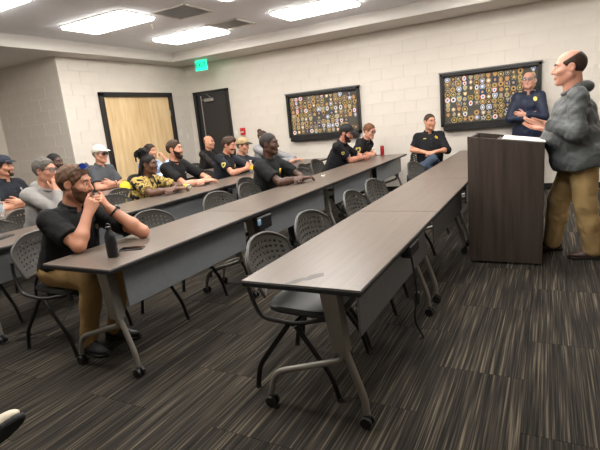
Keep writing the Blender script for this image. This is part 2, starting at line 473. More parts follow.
PC = {k: mat('patch_'+k, h, .75, bump=.2, bscale=400) for k, h in dict(gold='#b99a5c', ochre='#a27f4a', black='#26262b', navy='#33456f', blue='#6a8fc4', white='#e6e2da', red='#c44a3a', brown='#7a5c3d', olive='#7d7a54', grey='#9c9b97', orange='#b58355', teal='#6d9a9c', tan='#c4b088', yellow='#cdb95c').items()}
PAT = {}
def patch_mesh(k, c1, c2, c3):
    key = (k, c1, c2, c3)
    if key not in PAT:
        b = MB(); r = .045
        Mx = Matrix.Rotation(pi/2, 4, 'X')
        b.prism(shape_poly(k, r), 0, .004, Mx); b.cur = 1; b.prism(shape_poly(k, r*.8), .004, .006, Mx); b.cur = 2; b.prism(shape_poly([0, 1, 0, 0, 5, 5][k], r*.42), .006, .0085, Mx)
        PAT[key] = b.mesh('patch', [PC[c1], PC[c2], PC[c3]])
    return PAT[key]
rg = random.Random(11)
combos = [('gold', 'black', 'gold'), ('black', 'gold', 'white'), ('gold', 'navy', 'gold'), ('tan', 'brown', 'gold'), ('white', 'blue', 'white'), ('navy', 'white', 'red'), ('grey', 'black', 'tan'), ('olive', 'gold', 'brown'), ('black', 'grey', 'gold'),
          ('ochre', 'black', 'tan'), ('gold', 'blue', 'white'), ('brown', 'tan', 'olive'), ('red', 'white', 'blue'), ('black', 'orange', 'gold'), ('gold', 'brown', 'tan'), ('teal', 'tan', 'gold'), ('orange', 'gold', 'black'), ('grey', 'white', 'navy'), ('black', 'navy', 'gold'), ('tan', 'black', 'yellow'), ('yellow', 'black', 'gold'), ('navy', 'gold', 'white')]
def display(x0, x1, zt, zb, nx, nz, lb, skip):
    W, H = x1-x0, zt-zb; cx = (x0+x1)/2
    t = tag(empty('patch_display_case', (cx, YB, zb)), lb, 'display case')
    b = MB(); f = .05
    b.box((-W/2+f/2, -.035, H/2), (f, .07, H), .004); b.box((W/2-f/2, -.035, H/2), (f, .07, H), .004); b.box((0, -.035, H-f/2), (W, .07, f), .004); b.box((0, -.035, f/2), (W, .07, f), .004)
    b.build('frame', M_BFRAME, t)
    MB().box((0, -.008, H/2), (W-2*f, .014, H-2*f)).build('backing_board', mat('display_felt', '#514e47', .95, vary=.1, scale=6), t)
    MB().box((.0, -.05, -.035), (W*.94, .1, .07), .006).build('ledge', M_BFRAME, t)
    MB().box((0, -.04, H+.008), (W+.03, .09, .02), .003).build('top_rail', mat('display_top_edge', '#6e6c68', .5), t)
    uw, uh = W-2*f-.04, H-2*f-.03
    for j in range(nz):
        for i in range(nx):
            if (i, j) in skip or rg.random() < .03: continue
            k = rg.choices(range(6), [6, 6, 2, 1, 1, 4])[0]
            cc = rg.choice(combos); s = rg.uniform(1.0, 1.25)*min(uw/nx, uh/nz)/.094
            o = link('patch', patch_mesh(k, *cc), t)
            o.location = (-uw/2+(i+.5)*uw/nx+rg.uniform(-.008, .008), -.0155, f+.015+(nz-1-j+.5)*uh/nz+rg.uniform(-.008, .008))
            o.scale = (s, 1, s); o.rotation_euler = (0, rg.uniform(-.15, .15), 0)
display(-4.64, -3.10, 1.98, 1.135, 15, 9, 'black wall case of shoulder patches left of the glasses-wearing officer', {(14, 0), (13, 7), (14, 7), (14, 6)})
display(-1.65, -.12, 1.993, 1.12, 15, 9, 'black wall case of shoulder patches behind the man in the navy jacket', {(4, 6), (5, 6), (4, 7), (0, 8)})

# ================================================================== FURNITURE
TL, TD, TH = 1.575, .60, .737
XB = [-1.277, -2.752, -4.221, -5.69]     # back edges of the four rows
Y0 = [1.696, 1.673, 1.683, 1.69]
def make_table():
    """origin under the middle of the back edge's near end; x: 0 (sitters' edge) .. TD, y: 0 .. TL"""
    t = empty('training_table', (0, 0, 0))
    MB().box((TD/2, TL/2, TH-.003), (TD-.004, TL-.006, .006), .0015).build('table_top', M_TOP, t)
    MB().box((TD/2, TL/2, TH-.018), (TD, TL-.002, .024), .003).build('edge_band', M_EDGE, t)
    MB().box((TD-.075, TL/2, .575), (.012, TL-.30, .25), .003).build('modesty_panel', M_PANEL, t)
    for s in (0, 1):
        y = .125 if s == 0 else TL-.125
        b = MB()
        b.box((TD/2-.02, y, TH-.045), (TD-.14, .05, .03), .005)
        b.prism([(.36, TH-.06), (.445, TH-.06), (.475, .38), (.405, .38)], -.03, .03, Matrix.Translation((0, y, 0)) @ Matrix.Rotation(pi/2, 4, 'X'))
        lg = b.build('leg_column', M_LEG, t)
        b = MB(); b.tube(fillet([(.445, y, .41), (.535, y, .15), (.54, y, .07)], .04), .0175, 10); b.build('front_leg', M_LEG, t, True)
        b = MB(); b.tube(fillet([(.44, y, .40), (.44, y, .33), (.05, y, .2), (.015, y, .07)], .07), .0165, 10); b.build('rear_leg', M_LEG, t, True)
        for x in (.54, .015):
            b = MB()
            for q in (-.018, .018): b.lathe([(.012, -.009), (.028, -.009), (.03, -.004), (.03, .004), (.028, .009), (.012, .009)], (x, y+q, .03), 14, Matrix.Rotation(pi/2, 3, 'X'))
            b.box((x, y, .045), (.03, .026, .045), .008); b.lathe([(.012, .06), (.012, .085)], (x, y, 0), 8)
            b.build('caster', M_BLACK, t, True)
    return t
tb0 = make_table(); freeze(tb0)
pos_w = ['nearest', 'second', 'third', 'farthest']
row_w = ['lectern row', 'row of the man with sunglasses', 'row of the grey hoodie', 'rearmost row']
first = True
for r in range(4):
    for k in range(4):
        t = tb0 if first else copy_tree(tb0); first = False
        t.location = (XB[r], Y0[r]+k*TL, 0)
        tag(t, '%s grey-brown topped table of the %s' % (pos_w[k], row_w[r]), 'table', 'training tables')
# dark scuffed mark on the nearest table top
b = MB()
def blob(pts, z0, z1): b.prism(pts, z0, z1)
blob([(-1.040, 1.695), (-1.012, 1.702), (-.994, 1.725), (-.977, 1.762), (-.953, 1.775), (-.933, 1.806), (-.908, 1.842), (-.930, 1.882), (-.976, 1.840), (-.982, 1.800), (-.998, 1.792), (-1.018, 1.765), (-1.036, 1.72)], TH+.0002, TH+.0006)
o = b.build('stain', mat('dark_stain', '#3c342f', .4)); o.parent = tb0; o.location = (-XB[0], -Y0[0], 0)

def make_chair():
    """origin on the floor under the seat centre, sitter faces +x"""
    t = empty('stacking_chair', (0, 0, 0))
    # seat
    b = MB(); n = 10; prof = []
    for (sc, z) in [(.9, .425), (1.0, .437), (1.0, .455), (.95, .468), (.6, .462)]:
        for i in range(24):
            a = 2*pi*i/24; ca, sa = cos(a), sin(a)
            p = 4; rr = (abs(ca)**p+abs(sa)**p)**(-1/p)
            prof.append((.01+.225*sc*rr*ca*(1), .235*sc*rr*sa*(.9+.1*ca), z-(.02*max(0, ca)**2 if z < .46 else .012*max(0, ca)**2)))
    L = 5; fs = [(i*24+k, i*24+(k+1) % 24, (i+1)*24+(k+1) % 24, (i+1)*24+k) for i in range(L-1) for k in range(24)]
    fs += [tuple(range(23, -1, -1)), tuple(4*24+k for k in range(24))]
    b.add(prof, fs); b.build('seat', M_SEAT, t, True)
    # perforated back shell: u across (-1..1), v up (0..1)
    def S(u, v):
        wv = .262*(1-.14*(1-v)-.10*max(0, v-.5)**2/.25)
        y = u*wv
        z = .535+v*.285-.085*abs(u)**2.6*v
        x = -.235-.075*v+.065*u*u-.03*sin(pi*v)*(1-u*u)
        return Vector((x, y, z))
    def N(u, v):
        e = 1e-3; return (S(u, v+e)-S(u, v-e)).cross(S(u+e, v)-S(u-e, v)).normalized()
    b = MB(); nu, nv = 13, 8; idx = {}; th = .006
    vs = []; 
    def V(u, v, side):
        k = (round(u, 5), round(v, 5), side)
        if k not in idx: idx[k] = len(vs); vs.append(S(u, v)+N(u, v)*(th/2*side))
        return idx[k]
    fs = []; us = [-1+2*i/nu for i in range(nu+1)]; vv = [j/nv for j in range(nv+1)]
    for i in range(nu):
        for j in range(nv):
            u0_, u1_, v0_, v1_ = us[i], us[i+1], vv[j], vv[j+1]
            uc, vc = (u0_+u1_)/2, (v0_+v1_)/2
            hole = 1 <= i < nu-1 and 1 <= j < nv-1 and abs(uc)**3+abs(2*vc-1)**3 < .95
            cor = [(u0_, v0_), (u1_, v0_), (u1_, v1_), (u0_, v1_)]
            for sd in (1, -1):
                C4 = [V(*p, sd) for p in cor]
                if not hole:
                    fs.append(tuple(C4) if sd < 0 else tuple(reversed(C4)))
                else:
                    hu, hv = (u1_-u0_)*.34, (v1_-v0_)*.30
                    ring = [V(uc+hu*cos(a), vc+hv*sin(a), sd) for a in [-3*pi/4, -pi/4, pi/4, 3*pi/4]]
                    for q in range(4):
                        f = (C4[q], C4[(q+1) % 4], ring[(q+1) % 4], ring[q]); fs.append(f if sd < 0 else tuple(reversed(f)))
            if hole:
                A = [[V(uc+hu*cos(a), vc+hv*sin(a), sd) for a in [-3*pi/4, -pi/4, pi/4, 3*pi/4]] for sd in (1, -1)]
                for q in range(4): fs.append((A[0][q], A[0][(q+1) % 4], A[1][(q+1) % 4], A[1][q]))
    b.add(vs, fs); b.build('backrest', M_CHB, t, True)
    rim = [S(-1, j/12) for j in range(13)]+[S(-1+2*i/16, 1) for i in range(1, 16)]+[S(1, 1-j/12) for j in range(13)]+[S(1-2*i/16, 0) for i in range(1, 16)]
    MB().tube(rim, .0095, 6, close=True).build('back_rim', M_CHB, t, True)
    for s in (-1, 1):
        y = s*.262
        MB().tube(fillet([(.02, y, .40), (.20, y, .14), (.235, y, .012)], .05), .0125, 8, flat=1.2).build('front_leg', M_TUBE, t, True)
        MB().tube(fillet([(-.02, y, .41), (-.23, y, .14), (-.255, y, .012)], .05), .0125, 8, flat=1.2).build('rear_leg', M_TUBE, t, True)
        MB().tube(fillet([(.17, s*.2, .425), (.02, y, .41), (-.19, y, .43), (-.245, y-.004*s, .58), (-.245, y-.012*s, .66)], .06), .0115, 8).build('upright', M_TUBE, t, True)
        for x in (.235, -.255): MB().lathe([(.016, 0), (.019, .004), (.016, .016)], (x, y, 0), 10).build('foot_glide', M_BLACK, t, True)
    MB().tube([(.0, -.262, .405), (.0, .262, .405)], .011, 8).build('cross_bar', M_TUBE, t, True)
    return t
ch0 = make_chair(); freeze(ch0); CH_USED = [False]
def chair(x, y, rz, label, group=None):
    t = copy_tree(ch0) if CH_USED[0] else ch0; CH_USED[0] = True
    t.location = (x, y, 0); t.rotation_euler = (0, 0, R_(rz)); tag(t, label, 'chair', group); return t
G1 = 'empty chairs'
P_ = 'grey perforated-back chair '
# row nearest the lectern
chair(-1.19, 2.22, 3, 'nearest grey perforated-back chair, black seat under the nearest table end', G1)
chair(-1.21, 2.83, -2, P_+'second along the table nearest the lectern', G1)
chair(-1.22, 3.70, 2, P_+'third along the table nearest the lectern', G1)
chair(-1.25, 4.33, -3, P_+'fourth along the table nearest the lectern', G1)
chair(-1.22, 5.75, -8, P_+'nearest the officer with crossed legs', G1)
# second row
chair(-2.74, 2.84, 1, P_+'at the second row, next to the nearest bearded man', G1)
chair(-2.73, 3.75, -3, P_+'in the second row, in front of the bearded man in black', G1)
chair(-2.74, 4.36, 5, P_+'touching the dark-shirted man seated in the second row', G1)
chair(-2.74, 5.62, -6, P_+'just beyond the dark-shirted man in the second row', G1)
chair(-2.99, 6.22, 4, P_+'beside the officer in the black cap', G1)
# third and rear rows
chair(-4.2, 2.36, 5, P_+'at the far left of the third row, behind the nearest bearded man', G1)
chair(-4.2, 3.69, -2, P_+'next to the woman in the camouflage top', G1)
chair(-5.7, 2.5, 4, P_+'at the left end of the rearmost row', G1)
chair(-5.72, 6.86, -2, P_+'empty beside the bald man in the rear row', G1)
CHAIRS_TAKEN = []
# lectern
t = tag(empty('lectern', (-.34, 4.72, 0)), 'dark walnut lectern with a slanted open top, in front of the speaker', 'lectern')
LW, LDp = .61, .60
def side(y): 
    b = MB(); b.prism([(-LW/2, .02), (LW/2, .02), (LW/2, 1.075), (-LW/2, 1.17)], -.011, .011, Matrix.Translation((0, y, 0)) @ Matrix.Rotation(pi/2, 4, 'X'))
    return b.build('side_panel', M_LECT, t)
side(-LDp/2+.011); side(LDp/2-.011)
MB().box((-LW/2+.011, 0, .59), (.022, LDp-.044, 1.14), .002).build('front_panel', M_LECT, t)
tilt = math.atan2(.095, LW); Rt = Matrix.Rotation(tilt, 3, 'Y')
MB().box((.11, 0, 1.075), (.40, LDp-.046, .02), .002, Rt).build('desk_top', M_LECT, t)
MB().box((-.18, 0, .985), (.20, LDp-.046, .018), .002).build('tray', M_LECT, t)
MB().box((-.085, 0, 1.04), (.018, LDp-.046, .11), .002).build('tray_divider', M_LECT, t)
MB().box((LW/2-.012, 0, 1.035), (.018, LDp-.046, .06), .002).build('front_lip', M_LECT, t)
for z in (.34, .62, .84): MB().box((.0, 0, z), (LW-.05, LDp-.046, .02), .002).build('shelf', M_LECT, t)
for sx in (-1, 1):
    for sy in (-1, 1): MB().lathe([(.02, 0), (.022, .006), (.018, .022)], (sx*.26, sy*.26, 0), 10).build('foot', M_BLACK, t)
o = MB().box((0, 0, 0), (.34, .43, .006), .001).build('paper_stack', M_PAPER); o.location = (-.20, 4.68, 1.105); o.rotation_euler = (0, tilt, .04)
tag(o, 'white sheets of paper lying on the lectern top', 'papers')

# ------------------------------------------------------------------ small things
def bottle(name, loc, label, cat, r, h, body, capc, band=None, tip=None, grp=None):
    t = tag(empty(name, loc), label, cat, grp)
    b = MB(); b.lathe([(r*.9, 0), (r, .006), (r, h*.68), (r*.82, h*.78), (r*.42, h*.9), (r*.42, h*.93)], n=16); b.build('body', body, t, True)
    MB().lathe([(r*.5, h*.93), (r*.52, h*.935), (r*.52, h), (r*.45, h*1.005)], n=14).build('cap', capc, t, True)
    if band: MB().lathe([(r*1.02, h*.3), (r*1.02, h*.6)], n=16).build('label_band', band, t, True)
    if tip: t.rotation_euler = tip
    return t
M_BOT = mat('black_bottle', '#17171a', .35)
t = bottle('black_bottle', (-2.37, 1.895, TH), 'black drink bottle with a ribbed neck beside the nearest bearded man', 'bottle', .034, .19, M_BOT, M_BLACK)
MB().tube([(.02*cos(a), 0, .19+.02*sin(a)) for a in [pi*i/8 for i in range(9)]], .004, 6).build('carry_loop', M_BLACK, t, True)
for z in (.035, .075, .115): MB().lathe([(.0345, z), (.0355, z+.003), (.0345, z+.006)], n=16).build('rib', M_BOT, t, True)
def phone(loc, rz, label):
    t = tag(empty('phone', loc, rz), label, 'phone'); MB().box((0, 0, .0045), (.075, .155, .009), .003).build('body', M_BLACK, t); MB().box((0, 0, .0092), (.068, .146, .0008)).build('screen', mat('phone_glass', '#0c0d10', .12), t)
phone((-2.385, 2.06, TH), R_(-62), 'black phone lying beside the black bottle')
phone((-3.98, 2.16, TH), R_(20), 'black phone on the third row table at the left edge')
phone((-2.62, 7.93, TH), R_(-70), 'black phone lying beside the red can')
t = tag(empty('drink_can', (-2.56, 7.90, TH)), 'tall red drink can standing at the far end of the second row', 'can')
MB().lathe([(.026, 0), (.033, .012), (.033, .15), (.027, .165)], n=16).build('body', mat('can_red', '#b02a33', .3, metal=.4), t, True); MB().lathe([(.026, .165), (.027, .168)], n=16).build('lid', M_CHROME, t, True)
M_CLEAR = mat('clear_plastic', '#dfe4e6', .12, trans=.75)
M_YEL = mat('yellow_plastic', '#e3bf2a', .45)
bottle('water_bottle', (-5.25, 2.88, TH), 'clear water bottle standing before the officer with crossed arms at the left edge', 'bottle', .033, .21, M_CLEAR, M_WHITE, mat('bottle_label_pale', '#b9c7cf', .5))
bottle('drink_bottle', (-4.06, 6.03, TH), 'bottle with a yellow label held by the officer with the shoulder patch', 'bottle', .033, .20, M_CLEAR, M_WHITE, M_YEL)
bottle('drink_bottle', (-4.02, 4.55, TH+.033), 'clear bottle with a yellow label lying in front of the bearded man in black', 'bottle', .033, .19, M_CLEAR, M_WHITE, M_YEL, tip=(R_(90), 0, R_(-100)))
t = tag(empty('bottle_cap', (-2.54, 5.38, TH)), 'small white and black lid lying on the second row table', 'lid')
MB().lathe([(.026, 0), (.026, .016), (.022, .02)], n=14).build('shell', M_WHITE, t, True); MB().lathe([(.017, .02), (.015, .024)], n=14).build('button', M_BLACK, t, True)
# yellow bag over the chair back
t = tag(empty('yellow_bag', (-5.27, 4.62, TH+.001)), 'bright yellow rounded bag on the rear table before the white-capped man', 'bag')
b = MB(); n = 16
b.lathe([(.09, .0), (.11, .012), (.112, .05), (.10, .09), (.07, .125), (.02, .14)], n=n); o = b.build('body', mat('bag_yellow', '#e8cf1e', .5, bump=.2, bscale=30), t, True); o.scale = (.55, .8, .85)
MB().tube([(0, .05*cos(a), .105+.035*sin(a)) for a in [pi*i/10 for i in range(11)]], .007, 6).build('strap', mat('bag_strap', '#b8a320', .6), t, True)
# power box and cords under the tables
def cord(pts, label, r=.005):
    o = MB().tube(fillet(pts, .12, 6), r, 6).build('tangled_cable', M_RUBBER, None, True); return tag(o, label, 'cable')
t = tag(empty('power_box', (-.683, 2.62, .625)), 'black power box with cord hanging under the nearest table', 'power box')
MB().box((-.03, 0, .03), (.06, .2, .07), .008).build('housing', M_BLACK, t)
MB().tube(fillet([(-.01, -.06, 0), (.03, -.1, -.2), (-.02, -.03, -.42), (.02, .05, -.56), (-.02, .1, -.6)], .1), .006, 6).build('cord', M_RUBBER, t, True)
MB().box((.0, .0, -.28), (.035, .05, .08), .008).build('plug', M_BLACK, t)
t = tag(empty('power_box', (-2.16, 3.30, .60)), 'black power box at the first seam of the second row', 'power box')
MB().box((-.01, 0, .03), (.06, .22, .12), .01).build('housing', M_BLACK, t); MB().box((.022, -.1, .05), (.01, .05, .05), .004).build('outlet', mat('outlet_blue', '#7f9db4', .4), t)
cord([(-3.9, 1.72, .006), (-3.6, 1.78, .006), (-3.75, 2.0, .006), (-3.45, 1.98, .006), (-3.65, 1.82, .006), (-3.5, 2.15, .006), (-3.8, 2.5, .006)], 'tangled black cord on the carpet at the left edge')

# ================================================================== PEOPLE: signed distance fields turned into meshes
V3 = lambda *a: np.array(a, float)
def nrm(v): v = np.asarray(v, float); return v/max(1e-9, np.linalg.norm(v))
class SDF:
    def __init__(s): s.ops = []
    def rc(s, a, b, ra, rb=None, k=.02, sub=False, flat=None):
        """round cone a-b; flat=(axis vector, factor) squeezes it along an axis"""
        s.ops.append(('rc', np.array(a, float), np.array(b, float), ra, ra if rb is None else rb, k, sub, flat)); return s
    def el(s, c, r, R=None, k=.02, sub=False):
        s.ops.append(('el', np.array(c, float), np.array(r, float), np.eye(3) if R is None else np.array(R, float), k, sub)); return s
    def cut(s, p, n, k=.006): s.ops.append(('cut', np.array(p, float), nrm(n), k)); return s
    def grp(s, g, k=.01, sub=False): s.ops.append(('grp', g, k, sub)); return s
    def shell(s, off): s.ops.append(('off', off)); return s
    def wav(s, amp, freq, seed=0, dirs=None):
        rg = np.random.RandomState(seed); W = []
        for i in range(5):
            d = nrm(rg.randn(3)) if dirs is None else nrm(np.array(dirs)+.5*rg.randn(3)); W.append((d*freq*(.6+.9*rg.rand()), rg.rand()*6.28, nrm(rg.randn(3))*freq*.35, rg.rand()*6.28))
        s.ops.append(('wav', amp, W)); return s
    def bb(s):
        lo, hi = np.full(3, 1e9), np.full(3, -1e9); off = 0
        for o in s.ops:
            if o[0] == 'rc':
                if o[6]: continue
                r = max(o[3], o[4]); l, h = np.minimum(o[1], o[2])-r, np.maximum(o[1], o[2])+r
            elif o[0] == 'el':
                if o[5]: continue
                e = np.sqrt(((o[3]*o[2][None, :])**2).sum(1)); l, h = o[1]-e, o[1]+e
            elif o[0] == 'grp':
                if o[3]: continue
                l, h = o[1].bb()
            elif o[0] == 'off': off += max(0, o[1]); continue
            else: continue
            lo, hi = np.minimum(lo, l), np.maximum(hi, h)
        return lo-off, hi+off
    def ev(s, X, Y, Z, full=False):
        """X (n,1,1) Y (1,n,1) Z (1,1,n) axes, or equal-shaped point arrays with full=True"""
        shp = np.broadcast(X, Y, Z).shape; F = np.full(shp, .25)
        if not full: ax = (X[:, 0, 0], Y[0, :, 0], Z[0, 0, :])
        for o in s.ops:
            t = o[0]
            if t in ('rc', 'el', 'grp'):
                if t == 'rc': k, sub = o[5], o[6]; r = max(o[3], o[4]); lo, hi = np.minimum(o[1], o[2])-r, np.maximum(o[1], o[2])+r
                elif t == 'el': k, sub = o[4], o[5]; e = np.sqrt(((o[3]*o[2][None, :])**2).sum(1)); lo, hi = o[1]-e, o[1]+e
                else: k, sub = o[2], o[3]; lo, hi = o[1].bb()
                if full: sl = (slice(None),)*len(shp); x, y, z = X, Y, Z
                else:
                    mg = k+.035
                    i = [(np.searchsorted(ax[q], lo[q]-mg), np.searchsorted(ax[q], hi[q]+mg)) for q in range(3)]
                    if any(b <= a for a, b in i): continue
                    sl = tuple(slice(a, b) for a, b in i); x, y, z = X[sl[0]], Y[:, sl[1]], Z[:, :, sl[2]]
                if t == 'rc':
                    a, b, ra, rb, flat = o[1], o[2], o[3], o[4], o[7]
                    dx, dy, dz = x-a[0], y-a[1], z-a[2]; ba = b-a; L2 = max(1e-12, ba @ ba)
                    h = np.clip((dx*ba[0]+dy*ba[1]+dz*ba[2])/L2, 0, 1)
                    px, py, pz = dx-h*ba[0], dy-h*ba[1], dz-h*ba[2]
                    q2 = px*px+py*py+pz*pz
                    if flat is not None:
                        n, fct = flat; pn = px*n[0]+py*n[1]+pz*n[2]; q2 = q2+pn*pn*(1/fct**2-1)
                        d = (np.sqrt(q2)-(ra+(rb-ra)*h))*fct
                    else: d = np.sqrt(q2)-(ra+(rb-ra)*h)
                elif t == 'el':
                    c, r, Rm = o[1], o[2], o[3]; dx, dy, dz = x-c[0], y-c[1], z-c[2]; k0 = 0; k1 = 0
                    for q in range(3):
                        v = dx*Rm[0, q]+dy*Rm[1, q]+dz*Rm[2, q]; k0 = k0+(v/r[q])**2; k1 = k1+(v/r[q]**2)**2
                    k0 = np.sqrt(k0); d = k0*(k0-1)/np.maximum(1e-6, np.sqrt(k1))
                else: d = o[1].ev(x, y, z, full)
                f = F[sl]
                if sub: F[sl] = np.maximum(f, -d)+np.maximum(k-np.abs(f+d), 0)**2/(4*k)
                else: F[sl] = np.minimum(f, d)-np.maximum(k-np.abs(f-d), 0)**2/(4*k)
            elif t == 'cut':
                p, n, k = o[1:]; d = (X-p[0])*n[0]+(Y-p[1])*n[1]+(Z-p[2])*n[2]
                F = np.maximum(F, d)+np.maximum(k-np.abs(F-d), 0)**2/(4*k)
            elif t == 'off': F = F-o[1]
            elif t == 'wav':
                a = 0
                for d, ph, d2, ph2 in o[2]: a = a+np.sin(X*d[0]+Y*d[1]+Z*d[2]+ph+1.5*np.sin(X*d2[0]+Y*d2[1]+Z*d2[2]+ph2))
                F = F+o[1]*(a/2.2-.9)
        return F
    def at(s, P):
        P = np.atleast_2d(np.asarray(P, float)); return s.ev(P[:, 0].copy(), P[:, 1].copy(), P[:, 2].copy(), True)
    def surf(s, o, d, tmax=.6):
        o = np.array(o, float); d = nrm(d); p = o.copy(); tt = 0
        for _ in range(80):
            f = s.at(p)[0]
            if f < .0008: break
            p = p+d*f*.8; tt += f*.8
            if tt > tmax: return None, None
        e = 1e-3; g = np.array([s.at(p+e*q)[0]-s.at(p-e*q)[0] for q in np.eye(3)])
        return p, nrm(g)

def axis(lo, hi, h, fine):
    out = [lo]
    while out[-1] < hi:
        x = out[-1]; st = h
        for a, b, f in fine:
            if a-h <= x < b: st = min(st, f)
        out.append(x+st)
    return np.array(out)

def mesh_sdf(name, sdf, h, mats, fine=(), lo=None, hi=None):
    l, u = sdf.bb(); pad = .03
    l, u = l-pad, u+pad
    if lo is not None: l = np.maximum(l, lo); u = np.minimum(u, hi)
    ax = [axis(l[q], u[q], h, [(f[0][q], f[1][q], f[2]) for f in fine]) for q in range(3)]
    F = sdf.ev(ax[0][:, None, None], ax[1][None, :, None], ax[2][None, None, :])
    for q in range(3):
        sl = [slice(None)]*3; sl[q] = 0; F[tuple(sl)] = np.maximum(F[tuple(sl)], .001); sl[q] = -1; F[tuple(sl)] = np.maximum(F[tuple(sl)], .001)
    I = F < 0; n = np.array(F.shape)
    cnt = np.zeros(n-1, np.int8)
    for a in (0, 1):
        for b in (0, 1):
            for c in (0, 1): cnt += I[a:n[0]-1+a, b:n[1]-1+b, c:n[2]-1+c]
    act = (cnt > 0) & (cnt < 8); ids = np.full(act.shape, -1, np.int64); N = int(act.sum()); ids[act] = np.arange(N)
    ii = np.array(np.nonzero(act)); acc = np.zeros((N, 3)); num = np.zeros(N)
    for d in range(3):
        o1, o2 = [q for q in range(3) if q != d]
        for a in (0, 1):
            for b in (0, 1):
                p = ii.copy(); p[o1] += a; p[o2] += b; q = p.copy(); q[d] += 1
                f0, f1 = F[p[0], p[1], p[2]], F[q[0], q[1], q[2]]; mk = (f0 < 0) != (f1 < 0)
                t = f0[mk]/(f0[mk]-f1[mk])
                acc[mk, o1] += ax[o1][p[o1][mk]]; acc[mk, o2] += ax[o2][p[o2][mk]]
                acc[mk, d] += ax[d][p[d][mk]]*(1-t)+ax[d][q[d][mk]]*t; num[mk] += 1
    P = acc/np.maximum(num, 1)[:, None]; quads = []
    for d in range(3):
        o1, o2 = [(1, 2), (2, 0), (0, 1)][d]
        A = np.moveaxis(I, (d, o1, o2), (0, 1, 2)); Q = np.moveaxis(ids, (d, o1, o2), (0, 1, 2))
        e = A[:-1, 1:-1, 1:-1] != A[1:, 1:-1, 1:-1]; i, j, k = np.nonzero(e); ins = A[:-1, 1:-1, 1:-1][e]
        f = np.stack([Q[i, j, k], Q[i, j+1, k], Q[i, j+1, k+1], Q[i, j, k+1]], 1)
        f[~ins] = f[~ins][:, ::-1]; quads.append(f)
    Qd = np.concatenate(quads); me = bpy.data.meshes.new(name); nq = len(Qd)
    me.vertices.add(N); me.vertices.foreach_set('co', P.astype(np.float32).ravel())
    me.loops.add(nq*4); me.loops.foreach_set('vertex_index', Qd.astype(np.int32).ravel())
    me.polygons.add(nq); me.polygons.foreach_set('loop_start', np.arange(0, nq*4, 4, dtype=np.int32)); me.polygons.foreach_set('loop_total', np.full(nq, 4, np.int32))
    me.polygons.foreach_set('use_smooth', np.ones(nq, bool))
    me.update(calc_edges=True)
    for q in (mats if isinstance(mats, (list, tuple)) else [mats]): me.materials.append(q)
    return me

